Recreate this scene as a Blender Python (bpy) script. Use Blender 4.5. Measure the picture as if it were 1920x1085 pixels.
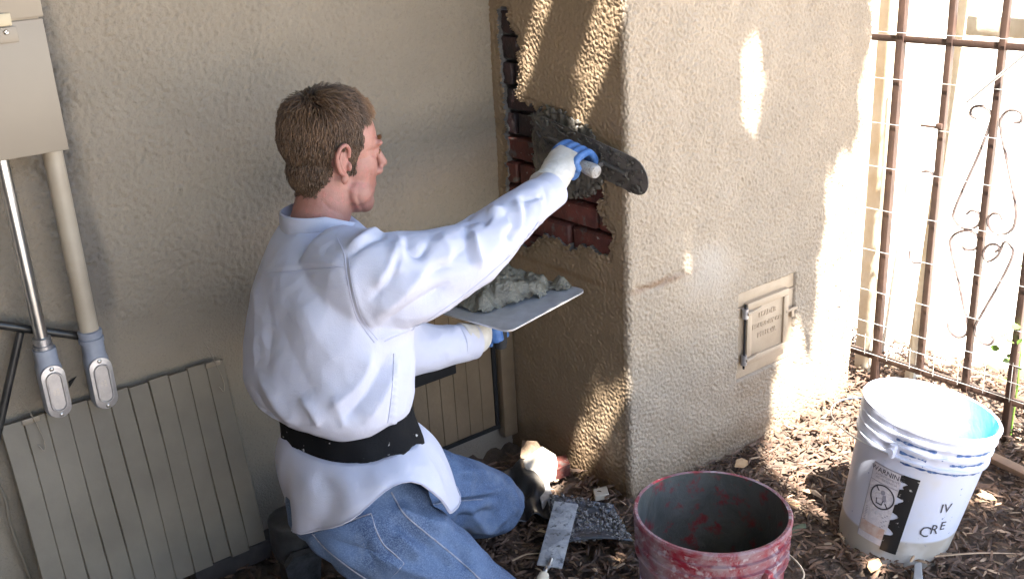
import bpy, bmesh, math, random
import numpy as np
from mathutils import Vector, Matrix
random.seed(7); RNG = np.random.default_rng(11)
SC = bpy.context.scene
for o in list(bpy.data.objects): bpy.data.objects.remove(o)
COL = SC.collection
# ------------------------------------------------------------------ camera, sky, sun, exposure
CAM_H = 1.46
cam = bpy.data.cameras.new('camera'); cam_o = bpy.data.objects.new('camera', cam); COL.objects.link(cam_o)
cam.sensor_width = 36.0; cam.lens = 36.0 * 1950 / 1920; cam.clip_start = 0.05; cam.clip_end = 600
RW = np.array([[0.784, -0.253, 0.567], [-0.619, -0.244, 0.747], [-0.050, -0.936, -0.347]])   # columns: image right, image down, forward
u_, _, vt_ = np.linalg.svd(RW); RW = u_ @ vt_
m = Matrix.Identity(4)
for i in range(3):
    m[i][0] = RW[i, 0]; m[i][1] = -RW[i, 1]; m[i][2] = -RW[i, 2]
m[2][3] = CAM_H
cam_o.matrix_world = m
SC.camera = cam_o
SUN = np.array([-0.19, -0.55, 1.0]); SUN /= np.linalg.norm(SUN)            # direction towards the sun
w = bpy.data.worlds.new('World'); SC.world = w; w.use_nodes = True
nt = w.node_tree; nt.nodes.clear()
sky = nt.nodes.new('ShaderNodeTexSky'); sky.sky_type = 'NISHITA'; sky.sun_disc = False
sky.sun_elevation = math.asin(SUN[2]); sky.sun_rotation = math.atan2(SUN[0], SUN[1])
bg = nt.nodes.new('ShaderNodeBackground'); bg.inputs[1].default_value = 0.068
wo = nt.nodes.new('ShaderNodeOutputWorld')
nt.links.new(sky.outputs[0], bg.inputs[0]); nt.links.new(bg.outputs[0], wo.inputs[0])
sl = bpy.data.lights.new('sun', 'SUN'); sl.energy = 5.0; sl.angle = math.radians(0.53); sl.color = (1.0, 0.96, 0.90)
so = bpy.data.objects.new('sun', sl); COL.objects.link(so); so.location = (0, -3, 8)
so.rotation_euler = Vector(SUN).to_track_quat('Z', 'Y').to_euler()
SC.view_settings.view_transform = 'Standard'; SC.view_settings.look = 'None'
SC.view_settings.gamma = 1.0; SC.view_settings.use_curve_mapping = False
SC.view_settings.exposure = 3.3
SC.render.engine = 'CYCLES'
SC.cycles.use_denoising = True
SC.cycles.max_bounces = 8

# ------------------------------------------------------------------ measuring: a pixel of the 1920 px photograph and a plane give a point of the place
CC = np.array([0, 0, CAM_H])
def ray(px, py): return RW @ np.array([(px - 960) / 1950, (py - 542.5) / 1950, 1.0])
def onx(px, py, X): r = ray(px, py); return CC + r * (X / r[0])
def ony(px, py, Y): r = ray(px, py); return CC + r * (Y / r[1])
def onz(px, py, Z): r = ray(px, py); return CC + r * ((Z - CAM_H) / r[2])
def PD(px, py, d): return CC + ray(px, py) * d
VX = 1.605; FY = 1.66; WY = 2.15; RX = 2.53        # chimney return face, chimney front face, house wall, chimney right end

# ------------------------------------------------------------------ mesh helpers (all coordinates are world coordinates; a part's are taken relative to its thing)
def nrm(a):
    a = np.asarray(a, float); return a / max(np.linalg.norm(a), 1e-12)
class G:
    def __init__(s): s.V = []; s.F = []; s.n = 0
    def add(s, V, F):
        V = np.asarray(V, float).reshape(-1, 3); s.V.append(V); k = s.n
        s.F += [tuple(int(i) + k for i in f) for f in F]; s.n += len(V); return s
    def grid(s, P, closed=False, cap0=False, cap1=False):
        # P: (rows, cols, 3)
        P = np.asarray(P, float); r, c = P.shape[:2]; F = []
        for i in range(r - 1):
            for j in range(c if closed else c - 1):
                j2 = (j + 1) % c; F.append((i * c + j, i * c + j2, (i + 1) * c + j2, (i + 1) * c + j))
        if cap0: F.append(tuple(range(c - 1, -1, -1)))
        if cap1: F.append(tuple((r - 1) * c + j for j in range(c)))
        return s.add(P.reshape(-1, 3), F)
    def box(s, c, size, R=None, bev=0.0):
        c = np.asarray(c, float); h = np.asarray(size, float) / 2
        R = np.eye(3) if R is None else np.asarray(R, float)
        b = min(bev, h.min() * 0.9)
        if b <= 0:
            V = [(x * h[0], y * h[1], z * h[2]) for x in (-1, 1) for y in (-1, 1) for z in (-1, 1)]
            F = [(0, 1, 3, 2), (4, 6, 7, 5), (0, 4, 5, 1), (2, 3, 7, 6), (0, 2, 6, 4), (1, 5, 7, 3)]
            return s.add(np.array(V) @ R.T + c, F)
        bm = bmesh.new(); bmesh.ops.create_cube(bm, size=1.0)
        for v in bm.verts: v.co = Vector((v.co.x * 2 * h[0], v.co.y * 2 * h[1], v.co.z * 2 * h[2]))
        bmesh.ops.bevel(bm, geom=list(bm.edges), offset=b, segments=2, profile=0.5, affect='EDGES')
        V = np.array([v.co[:] for v in bm.verts]); F = [tuple(v.index for v in f.verts) for f in bm.faces]; bm.free()
        return s.add(V @ R.T + c, F)
    def tube(s, pts, rad, n=8, cap=True, flat=1.0, upv=None):
        pts = np.asarray(pts, float); m = len(pts); rad = np.broadcast_to(np.asarray(rad, float), (m,))
        T = np.gradient(pts, axis=0); T /= np.maximum(np.linalg.norm(T, axis=1, keepdims=True), 1e-9)
        u = nrm(upv) if upv is not None else (np.array([0, 0, 1.0]) if abs(T[0][2]) < 0.9 else np.array([1.0, 0, 0]))
        rows = []; a = np.linspace(0, 2 * np.pi, n, endpoint=False)
        for i in range(m):
            u = u - T[i] * (u @ T[i]); u = nrm(u); v = np.cross(T[i], u)
            rows.append(pts[i] + rad[i] * (np.cos(a)[:, None] * v + flat * np.sin(a)[:, None] * u))
        return s.grid(np.array(rows), closed=True, cap0=cap, cap1=cap)
    def lathe(s, prof, base=(0, 0, 0), axis=(0, 0, 1), n=48, closed_prof=False, cap0=False, cap1=False):
        A = nrm(axis); x = nrm(np.cross(A, [0.3, 1, 0.1])); y = np.cross(A, x); a = np.linspace(0, 2 * np.pi, n, endpoint=False)
        rows = [np.asarray(base) + A * z + r * (np.cos(a)[:, None] * x + np.sin(a)[:, None] * y) for r, z in prof]
        return s.grid(np.array(rows), closed=True, cap0=cap0, cap1=cap1)
    def ell(s, c, r, R=None, n=12, mrows=8):
        R = np.eye(3) if R is None else np.asarray(R); P = []
        for i in range(mrows + 1):
            t = math.pi * i / mrows; t = min(max(t, 0.02), math.pi - 0.02)
            P.append([[math.sin(t) * math.cos(2 * math.pi * j / n) * r[0], math.sin(t) * math.sin(2 * math.pi * j / n) * r[1], math.cos(t) * r[2]] for j in range(n)])
        P = np.array(P) @ R.T + np.asarray(c)
        return s.grid(P[::-1], closed=True, cap0=True, cap1=True)
    def prism(s, poly, t):      # poly: list of 3D points (planar), t: extrusion vector
        P = np.asarray(poly, float); n = len(P); t = np.asarray(t, float)
        F = [tuple(range(n)), tuple(range(2 * n - 1, n - 1, -1))] + [(i, n + i, n + (i + 1) % n, (i + 1) % n) for i in range(n)]
        return s.add(np.vstack([P, P + t]), F)
    def verts(s): return np.vstack(s.V)
    def obj(s, name, mat, parent=None, smooth=True, angle=40, label=None):
        return link(name, s.verts(), s.F, mat, parent, smooth, angle, label)
def base_of(o):
    while o.parent: o = o.parent
    return np.array(o.location)
def link(name, V, F, mat, parent=None, smooth=True, angle=40, label=None):
    V = np.asarray(V, float); me = bpy.data.meshes.new(name)
    if parent is not None: V = V - base_of(parent)
    me.from_pydata(V.tolist(), [], F); me.update()
    bm = bmesh.new(); bm.from_mesh(me); bmesh.ops.recalc_face_normals(bm, faces=bm.faces); bm.to_mesh(me); bm.free()
    if mat: me.materials.append(mat)
    if smooth:
        me.polygons.foreach_set('use_smooth', [True] * len(me.polygons))
        if angle: me.set_sharp_from_angle(angle=math.radians(angle))
    o = bpy.data.objects.new(name, me); COL.objects.link(o)
    if parent is not None: o.parent = parent
    if label: o['label'] = label
    return o
def sheet(name, P, mat, parent=None, smooth=True, keep=None):      # fast big grid, no normal recalculation (rows x cols x 3)
    P = np.asarray(P, float); r, c = P.shape[:2]
    if parent is not None: P = P - base_of(parent)
    idx = np.arange(r * c).reshape(r, c)
    q = np.stack([idx[:-1, :-1], idx[:-1, 1:], idx[1:, 1:], idx[1:, :-1]], -1)
    q = q.reshape(-1, 4) if keep is None else q[keep]
    me = bpy.data.meshes.new(name); me.vertices.add(r * c); me.vertices.foreach_set('co', P.reshape(-1))
    me.loops.add(len(q) * 4); me.loops.foreach_set('vertex_index', q.reshape(-1).astype(np.int32))
    me.polygons.add(len(q)); me.polygons.foreach_set('loop_start', np.arange(0, len(q) * 4, 4, dtype=np.int32))
    me.update(calc_edges=True); me.validate()
    if smooth: me.polygons.foreach_set('use_smooth', [True] * len(me.polygons))
    me.materials.append(mat)
    o = bpy.data.objects.new(name, me); COL.objects.link(o)
    if parent is not None: o.parent = parent
    return o
def thing(name, label, cat, loc=(0, 0, 0), group=None):
    o = bpy.data.objects.new(name, None); COL.objects.link(o); o.location = [float(v) for v in loc]; o.empty_display_size = 0.05
    return tag(o, label, cat, group)
def tag(o, label=None, cat=None, group=None, kind=None):
    if label: o['label'] = label
    if cat: o['category'] = cat
    if group: o['group'] = group
    if kind: o['kind'] = kind
    return o
def copy_to(src, delta, parent=None, name=None):      # a copy that shares mesh data
    c = src.copy(); COL.objects.link(c); c.parent = parent if parent is not None else src.parent
    c.location = Vector(src.location) + Vector([float(v) for v in delta]); return c
def fnoise(ny, nx, d, lo, hi, seed):        # band-passed noise on a grid with spacing d (m), wavelengths lo..hi (m)
    r = np.random.default_rng(seed); Fq = np.fft.rfft2(r.standard_normal((ny, nx)))
    ky = np.fft.fftfreq(ny, d)[:, None]; kx = np.fft.rfftfreq(nx, d)[None, :]; k = np.sqrt(kx * kx + ky * ky) + 1e-9
    g = np.exp(-(k * lo) ** 2 * 0.7) * (1 - np.exp(-(k * hi) ** 2 * 0.7))
    a = np.fft.irfft2(Fq * g, s=(ny, nx)); return a / a.std()
def in_poly(x, y, poly):
    x = np.asarray(x); y = np.asarray(y); r = np.zeros(x.shape, bool); n = len(poly)
    for i in range(n):
        x1, y1 = poly[i]; x2, y2 = poly[(i + 1) % n]
        c = ((y1 > y) != (y2 > y)) & (x < (x2 - x1) * (y - y1) / (y2 - y1 + 1e-12) + x1); r ^= c
    return r
def spl(pts, n):        # Catmull-Rom through points
    P = np.asarray(pts, float); P = np.vstack([2 * P[0] - P[1], P, 2 * P[-1] - P[-2]]); out = []; m_ = len(P) - 3
    for t in np.linspace(0, m_ - 1e-6, n):
        i = int(t); u = t - i; a, b, c, d = P[i:i + 4]
        out.append(0.5 * (2 * b + (c - a) * u + (2 * a - 5 * b + 4 * c - d) * u * u + (3 * b - a - 3 * c + d) * u ** 3))
    return np.array(out)
def text2d(s, size, bold=0.0):
    cu = bpy.data.curves.new('t', 'FONT'); cu.body = s; cu.size = size; cu.align_x = 'CENTER'; cu.align_y = 'CENTER'; cu.offset = bold; cu.resolution_u = 2
    o = bpy.data.objects.new('t', cu); COL.objects.link(o); dg = bpy.context.evaluated_depsgraph_get()
    me = o.evaluated_get(dg).to_mesh(); V = np.array([v.co[:] for v in me.vertices]); F = [tuple(p.vertices) for p in me.polygons]
    o.evaluated_get(dg).to_mesh_clear(); bpy.data.objects.remove(o); bpy.data.curves.remove(cu); return V, F

# ------------------------------------------------------------------ materials
def new_mat(name):
    mt = bpy.data.materials.new(name); mt.use_nodes = True; n = mt.node_tree; b = n.nodes['Principled BSDF']; return mt, n, b
def nd(n, typ, ins=None, **kw):
    x = n.nodes.new(typ)
    for k, v in kw.items(): setattr(x, k, v)
    for k, v in (ins or {}).items():
        if hasattr(v, 'is_output') or isinstance(v, bpy.types.NodeSocket): n.links.new(v, x.inputs[k])
        else: x.inputs[k].default_value = v
    return x
def c4(c): return (c[0], c[1], c[2], 1.0)
def mixc(n, fac, a, b, blend='MIX'):
    x = n.nodes.new('ShaderNodeMix'); x.data_type = 'RGBA'; x.blend_type = blend
    for s, v in ((x.inputs[0], fac), (x.inputs[6], a), (x.inputs[7], b)):
        if isinstance(v, bpy.types.NodeSocket): n.links.new(v, s)
        else: s.default_value = c4(v) if isinstance(v, tuple) else v
    return x.outputs[2]
def ramp(n, fac, a, b, ca=(0, 0, 0), cb=(1, 1, 1)):
    x = n.nodes.new('ShaderNodeValToRGB'); n.links.new(fac, x.inputs[0]); e = x.color_ramp.elements
    e[0].position = a; e[1].position = b; e[0].color = c4(ca); e[1].color = c4(cb); return x.outputs[0]
def noise(n, scale, detail=3, rough=0.55, vec=None, dist=0.0):
    x = nd(n, 'ShaderNodeTexNoise', {'Scale': scale, 'Detail': detail, 'Roughness': rough, 'Distortion': dist})
    if vec is not None: n.links.new(vec, x.inputs['Vector'])
    return x.outputs[0]
def posn(n): return nd(n, 'ShaderNodeNewGeometry').outputs['Position']
def M(name, col, rough=0.6, col2=None, vs=6.0, lo=0.35, hi=0.65, bump=0.0, bs=60.0, bd=4, metal=0.0, spots=None, spec=None, isl=0.0, rough2=None, coat=0.0, sheen=0.0, trans=0.0, sub=0.0):
    mt, n, b = new_mat(name); p = posn(n); c = None
    if col2 is not None:
        f = ramp(n, noise(n, vs, 4, 0.6, p), lo, hi); c = mixc(n, f, tuple(col), tuple(col2))
        if rough2 is not None:
            mr = nd(n, 'ShaderNodeMapRange', {0: f, 3: rough, 4: rough2}); n.links.new(mr.outputs[0], b.inputs['Roughness'])
    if spots:       # (scale, lo, hi, colour)
        for sc_, l_, h_, cc_ in spots:
            f = ramp(n, noise(n, sc_, 3, 0.6, p, 0.3), l_, h_); c = mixc(n, f, c if c is not None else tuple(col), tuple(cc_))
    if isl:
        r = nd(n, 'ShaderNodeNewGeometry').outputs['Random Per Island']
        mr = nd(n, 'ShaderNodeMapRange', {0: r, 3: 1 - isl, 4: 1 + isl}); h = nd(n, 'ShaderNodeHueSaturation', {'Value': mr.outputs[0]})
        if c is not None: n.links.new(c, h.inputs['Color'])
        else: h.inputs['Color'].default_value = c4(col)
        c = h.outputs[0]
    if c is not None: n.links.new(c, b.inputs['Base Color'])
    else: b.inputs['Base Color'].default_value = c4(col)
    if not (col2 is not None and rough2 is not None): b.inputs['Roughness'].default_value = rough
    b.inputs['Metallic'].default_value = metal
    if spec is not None: b.inputs['Specular IOR Level'].default_value = spec
    b.inputs['Coat Weight'].default_value = coat; b.inputs['Sheen Weight'].default_value = sheen
    if sub: b.inputs['Subsurface Weight'].default_value = sub; b.inputs['Subsurface Radius'].default_value = (0.012, 0.005, 0.003); b.inputs['Subsurface Scale'].default_value = 0.6
    if trans: b.inputs['Transmission Weight'].default_value = trans
    if bump:
        bp = nd(n, 'ShaderNodeBump', {'Height': noise(n, bs, bd, 0.6, p), 'Distance': bump}); bp.inputs['Strength'].default_value = 1.0
        n.links.new(bp.outputs[0], b.inputs['Normal'])
    return mt
def stucco(name, col, dirt, wet=False):
    mt, n, b = new_mat(name); p = posn(n)
    c = mixc(n, ramp(n, noise(n, 3.0, 5, 0.6, p), 0.35, 0.68), col, tuple(v * 0.84 for v in col))
    c = mixc(n, ramp(n, noise(n, 160, 3, 0.6, p), 0.55, 0.8), c, tuple(v * 0.7 for v in col))
    c = mixc(n, ramp(n, noise(n, 1.6, 6, 0.7, p, 0.6), 0.6, 0.8), c, dirt)
    n.links.new(c, b.inputs['Base Color']); b.inputs['Roughness'].default_value = 0.62
    sx = nd(n, 'ShaderNodeSeparateXYZ', {0: p})
    def blob(cx, cz, rx, rz, soft, dist):       # a stain of its own shape
        dn_ = nd(n, 'ShaderNodeTexNoise', {'Scale': 9.0, 'Detail': 4.0}); n.links.new(p, dn_.inputs['Vector'])
        q = nd(n, 'ShaderNodeVectorMath', {0: p, 1: (cx, 0, cz)}, operation='SUBTRACT'); q2 = nd(n, 'ShaderNodeVectorMath', {0: q.outputs[0], 1: (1 / rx, 0, 1 / rz)}, operation='MULTIPLY')
        l = nd(n, 'ShaderNodeVectorMath', {0: q2.outputs[0]}, operation='LENGTH').outputs['Value']; l2 = nd(n, 'ShaderNodeMath', {0: dn_.outputs[0], 1: dist, 2: l}, operation='MULTIPLY_ADD').outputs[0]
        return nd(n, 'ShaderNodeMapRange', {0: l2, 1: 1 + dist * .5 - soft, 2: 1 + dist * .5 + soft, 3: 1.0, 4: 0.0}).outputs[0]
    if wet:
        c = mixc(n, blob(1.895, .55, .075, .07, .6, 2.6), c, (.405, .345, .28)); c = mixc(n, blob(1.70, .583, .085, .007, .7, 2.4), c, (.27, .18, .115))
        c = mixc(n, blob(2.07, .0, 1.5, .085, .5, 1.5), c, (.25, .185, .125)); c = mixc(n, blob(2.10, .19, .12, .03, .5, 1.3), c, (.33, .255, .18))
    else:
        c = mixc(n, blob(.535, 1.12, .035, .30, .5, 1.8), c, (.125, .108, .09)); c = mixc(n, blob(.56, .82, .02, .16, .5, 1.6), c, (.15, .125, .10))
    n.links.new(c, b.inputs['Base Color'])
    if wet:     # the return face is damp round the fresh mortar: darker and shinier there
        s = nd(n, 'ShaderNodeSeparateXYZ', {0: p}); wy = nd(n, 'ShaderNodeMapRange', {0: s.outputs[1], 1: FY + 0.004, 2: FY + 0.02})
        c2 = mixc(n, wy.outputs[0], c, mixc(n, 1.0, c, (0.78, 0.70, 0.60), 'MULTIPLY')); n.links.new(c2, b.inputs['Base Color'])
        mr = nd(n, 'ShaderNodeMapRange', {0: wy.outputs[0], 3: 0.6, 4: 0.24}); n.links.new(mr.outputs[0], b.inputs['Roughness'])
    bp = nd(n, 'ShaderNodeBump', {'Height': noise(n, 210, 4, 0.65, p), 'Distance': 0.0030}); n.links.new(bp.outputs[0], b.inputs['Normal'])
    if wet: n.links.new(nd(n, 'ShaderNodeMapRange', {0: wy.outputs[0], 3: 1.0, 4: 0.3}).outputs[0], bp.inputs['Strength'])
    return mt
M_WALL = stucco('painted_stucco_tan', (0.272, 0.222, 0.165), (0.215, 0.17, 0.122))  # same paint as the chimney, darkened to carry the wall's deeper shade
M_CHIM = stucco('painted_stucco_chimney', (0.40, 0.322, 0.238), (0.325, 0.255, 0.182), wet=True)  # same paint as the wall, lightened for the brighter light on it
M_TANMETAL = M('tan_painted_metal', (0.265, 0.218, 0.165), 0.45, (0.24, 0.197, 0.15), 4)
M_TANWOOD = M('tan_painted_wood', (0.175, 0.145, 0.108), 0.55, (0.14, 0.115, 0.085), 7, bump=0.0006, bs=90)
M_TANWET = M('damp_tan_painted_wood', (0.20, 0.142, 0.088), 0.28, (0.155, 0.108, 0.065), 9, bump=0.0008, bs=120)
M_GALV = M('galvanised_steel', (0.62, 0.63, 0.64), 0.28, (0.50, 0.51, 0.53), 30, metal=1.0)
M_ALU = M('cast_aluminium', (0.52, 0.52, 0.54), 0.38, (0.42, 0.42, 0.45), 40, metal=0.9, bump=0.0003, bs=300)
M_FITBLUE = M('blue_grey_fitting', (0.27, 0.285, 0.33), 0.5, (0.22, 0.23, 0.27), 30)
M_BLACK = M('black_enamel', (0.012, 0.012, 0.013), 0.35, (0.03, 0.028, 0.026), 25)
M_DARK = M('near_black', (0.012, 0.010, 0.009), 0.9)
M_SCREW = M('screw_steel', (0.55, 0.53, 0.50), 0.35, metal=1.0)
M_IRON = M('brown_painted_iron', (0.045, 0.026, 0.02), 0.5, (0.075, 0.042, 0.03), 18)
M_WIRE = M('galvanised_wire', (0.66, 0.64, 0.60), 0.45, metal=0.6)
M_PALEWOOD = M('pale_wood', (0.76, 0.69, 0.55), 0.8, (0.66, 0.55, 0.38), 12, bump=0.001, bs=60)  # pale wood with browner patches
M_BRICK = M('old_red_brick', (0.135, 0.036, 0.026), 0.6, (0.07, 0.022, 0.018), 22, spots=[(26, 0.56, 0.68, (0.10, 0.09, 0.08)), (60, 0.66, 0.74, (0.30, 0.28, 0.25))], bump=0.0025, bs=110)
M_BRICKD = M('sooty_dark_brick', (0.022, 0.017, 0.018), 0.5, (0.05, 0.024, 0.024), 24, spots=[(40, 0.64, 0.74, (0.13, 0.125, 0.13))], bump=0.003, bs=100)
M_MORTAR = M('wet_grey_mortar', (0.12, 0.108, 0.09), 0.45, (0.08, 0.071, 0.06), 20, bump=0.0015, bs=120)
M_MORTARL = M('fresh_grey_mortar', (0.135, 0.125, 0.094), 0.38, (0.09, 0.083, 0.064), 30, bump=0.004, bs=170)
M_BED = M('old_mortar_bed', (0.13, 0.12, 0.11), 0.7, (0.05, 0.045, 0.04), 25, bump=0.004, bs=120)
M_SOIL = M('dark_mulch_soil', (0.12, 0.085, 0.06), 0.95, (0.06, 0.042, 0.031), 20, bump=0.01, bs=60)
M_GROUND = M('pale_dry_ground', (0.62, 0.57, 0.50), 0.95, (0.54, 0.48, 0.40), 2.5, spots=[(14, 0.62, 0.75, (0.28, 0.22, 0.16))], bump=0.004, bs=50)
M_CHIP = M('wood_chip_mulch', (0.145, 0.086, 0.054), 0.8, (0.082, 0.048, 0.032), 40, isl=0.5)
M_CHIPL = M('pale_wood_chip', (0.44, 0.31, 0.20), 0.85, (0.30, 0.20, 0.125), 40, isl=0.5)
M_LEAF = M('tree_leaf', (0.05, 0.10, 0.025), 0.5, (0.08, 0.13, 0.03), 3)
M_LEAFB = M('bright_vine_leaf', (0.10, 0.20, 0.03), 0.45, (0.16, 0.26, 0.05), 30)
M_BARK = M('tree_bark', (0.09, 0.065, 0.045), 0.9, (0.05, 0.035, 0.025), 15, bump=0.01, bs=25)

# ------------------------------------------------------------------ ground
def hgt(x, y): return 0.012 * np.sin(x * 3.1 + 1) * np.cos(y * 2.7) + 0.008 * np.sin(x * 7.3 + y * 5.1)
xs = np.concatenate([[-120, -40, -12, -4, -2], np.linspace(-0.8, 3.6, 30), [5, 9, 20, 60, 160]])
ys = np.concatenate([[-120, -40, -10, -3], np.linspace(-1, 2.6, 24), [4, 7, 15, 50, 160]])
Xg, Yg = np.meshgrid(xs, ys)
g_ = sheet('ground', np.stack([Xg, Yg, np.full_like(Xg, -0.035)], -1), M_GROUND); tag(g_, 'pale dry ground running out past the gate', kind='structure')
nx, ny = 300, 230
Xg, Yg = np.meshgrid(np.linspace(-1.7, 3.15, nx), np.linspace(-2.6, 2.3, ny))
edge = np.clip((3.15 - Xg + 0.12 * np.sin(Yg * 6)) / 0.35, 0, 1) * np.clip((Xg + 1.7) / 0.2, 0, 1) * np.clip((Yg + 2.6) / 0.2, 0, 1)
Zg = (hgt(Xg, Yg) + 0.007 * fnoise(ny, nx, 0.019, 0.04, 0.15, 3)) * edge - 0.05 * (1 - edge)
tag(sheet('mulch_bed', np.stack([Xg, Yg, Zg], -1), M_SOIL), 'dark soil bed under the wood chips', kind='structure')

# ------------------------------------------------------------------ chimney: one continuous stuccoed shell, return face then front face then right side
chim = thing('chimney', 'tan stucco chimney with exposed bricks on its side and small cast ash door', 'chimney', (2.05, 1.9, 0))
D = 0.003; RB = 0.012
L1 = WY + 0.04 - FY; L2 = RX - VX; L3 = 0.25
ns = int((L1 + L2 + L3) / D); nz = int(1.62 / D)
s = np.arange(ns) * D; z = -0.06 + np.arange(nz) * D
px_ = np.where(s < L1, VX, np.where(s < L1 + L2, VX + (s - L1), RX)); py_ = np.where(s < L1, WY + 0.04 - s, np.where(s < L1 + L2, FY, FY + (s - L1 - L2)))
nxv = np.where(s < L1, -1.0, np.where(s < L1 + L2, 0.0, 1.0)); nyv = np.where((s >= L1) & (s < L1 + L2), -1.0, 0.0)
kk = 2 * int(RB / D) + 3; ker = np.ones(kk) / kk
def sm(a):
    ap = np.pad(a, kk // 2, mode='edge'); return np.convolve(ap, ker, 'valid')
px2, py2 = sm(px_), sm(py_)
ln = np.sqrt(sm(nxv) ** 2 + sm(nyv) ** 2); nx2, ny2 = sm(nxv) / ln, sm(nyv) / ln
a1 = fnoise(nz, ns, D, 0.0056, 0.009, 21); a2 = fnoise(nz, ns, D, 0.012, 0.02, 22); a3 = fnoise(nz, ns, D, 0.12, 0.5, 23)
Dd = 0.0015 * np.tanh(1.2 * (a1 + 0.6 * a2)) + 0.0005 * a2 + 0.0014 * a3
S_, Z_ = np.meshgrid(s, z)
# smoothed repair beside the ash door and the worn lip running from it to the corner
fx = VX + S_ - L1
rep = np.exp(-(((fx - 1.90) / 0.10) ** 2 + ((Z_ - 0.56) / 0.085) ** 2) ** 2); Dd = Dd * (1 - 0.5 * rep) + 0.002 * rep
lip = np.exp(-((Z_ - 0.585 - 0.01 * np.sin(fx * 40)) / 0.006) ** 2) * ((fx > 1.625) & (fx < 1.79)); Dd -= 0.005 * lip
# opening in the return face where the stucco has been knocked off the bricks
holepx = [(930, 18), (948, 8), (956, 46), (974, 84), (972, 120), (966, 182), (992, 196), (1012, 214), (1050, 210), (1090, 250), (1112, 300), (1132, 362), (1118, 398), (1134, 418), (1148, 430), (1143, 483), (1092, 464), (1068, 466), (1020, 442), (985, 470), (948, 440), (950, 365), (944, 200), (934, 100)]
hole = [(p_[1], p_[2]) for p_ in (onx(a, b, VX) for a, b in holepx)]
yy = WY + 0.04 - S_
wob = 0.004 * fnoise(nz, ns, D, 0.03, 0.09, 25)
cut = in_poly(yy + wob, Z_ + wob[::-1], hole) & (S_ < L1)
near = np.zeros_like(cut); 
for dz in range(-4, 5):
    for ds in range(-4, 5): near |= np.roll(np.roll(cut, dz, 0), ds, 1)
Dd = np.where(S_ < L1 - .02, Dd * .6, Dd)
Dd = np.where(near & (S_ < L1), Dd + 0.002 * a1 - 0.002, Dd)
P = np.stack([px2[None, :] + nx2[None, :] * Dd, py2[None, :] + ny2[None, :] * Dd, Z_], -1)
# recess in front face for ash door
ad = (fx > 2.006) & (fx < 2.242) & (Z_ > 0.222) & (Z_ < 0.474) & (S_ > L1) & (S_ < L1 + L2)
P[..., 1] += np.where(ad, 0.022, 0)
keep = ~(cut[:-1, :-1] & cut[1:, 1:])
shell = sheet('stucco_shell', P[:, ::-1], M_CHIM, chim, keep=keep[:, ::-1])
# broken edge of the stucco round the opening
q_ = np.stack([np.arange(ns * nz).reshape(nz, ns)[a:a + nz - 1, b:b + ns - 1] for a, b in ((0, 0), (0, 1), (1, 1), (1, 0))], -1)
kq = q_[keep & (S_[:-1, :-1] < L1 - .01) & (Z_[:-1, :-1] > .4)]; ed = np.concatenate([kq[:, [i, (i + 1) % 4]] for i in range(4)]); es = np.sort(ed, 1)
uq, ct_ = np.unique(es, axis=0, return_counts=True); PF = P.reshape(-1, 3); cf = near.reshape(-1); eb = uq[(ct_ == 1)]; eb = eb[cf[eb[:, 0]] & cf[eb[:, 1]]]
v0 = PF[eb[:, 0]]; v1 = PF[eb[:, 1]]; off = np.array([0.016, 0, 0]); Vr = np.stack([v0, v1, v1 + off, v0 + off], 1).reshape(-1, 3)
link('broken_edge', Vr, [tuple(range(4 * i, 4 * i + 4)) for i in range(len(eb))], M('grey_scratch_coat', (.16, .15, .14), .8, (.07, .065, .06), 40), chim, False)
g = G(); g.box((2.067, 2.0, 2.4), (0.916, 0.66, 1.7)); g.obj('upper_stack', M_CHIM, chim, False)
g = G(); g.box((VX + 0.07, 1.925, 0.9), (0.06, 0.45, 1.2)); g.obj('mortar_bed', M_BED, chim, False)
# bricks
bz0 = onx(980, 262, VX)[2]; course = 0.0635
proto = {}
for k in range(2):
    g = G(); g.box((0, 0, 0), (0.05, 0.190, 0.0555), bev=0.006)
    V = g.verts(); V = V + RNG.normal(0, 0.0012, V.shape); g.V = [V]
    o = g.obj('brick', M_BRICK if k == 0 else M_BRICKD, None, True); o.parent = chim; proto[k] = o
used = [False, False]
for r in range(-7, 10):
    zc = bz0 + r * course - course / 2
    y0 = 2.075 - (0.1 if r % 2 else 0.0)
    for j in range(-1, 4):
        yc = y0 - j * 0.2
        zz = zc + np.array([-.025, 0, .025]); yq = yc + np.linspace(-.095, .095, 9)
        if not in_poly(*np.meshgrid(yq, zz), hole).any(): continue
        lo_y, hi_y = max(yc - .095, FY + .035), yc + .095
        if hi_y - lo_y < .03: continue
        k = 1 if zc > 0.93 or (zc > 0.84 and yc > 2.05 and r % 2) else 0
        o = copy_to(proto[k], (0, 0, 0)); o.location = (VX + 0.037 + random.uniform(-.003, .003) - 2.05, (lo_y + hi_y) / 2 - 1.9, zc); o.scale.y = (hi_y - lo_y) / .19; o.rotation_euler = (random.uniform(-.02, .02), 0, random.uniform(-.02, .02))
for k in (0, 1): bpy.data.objects.remove(proto[k])
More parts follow.
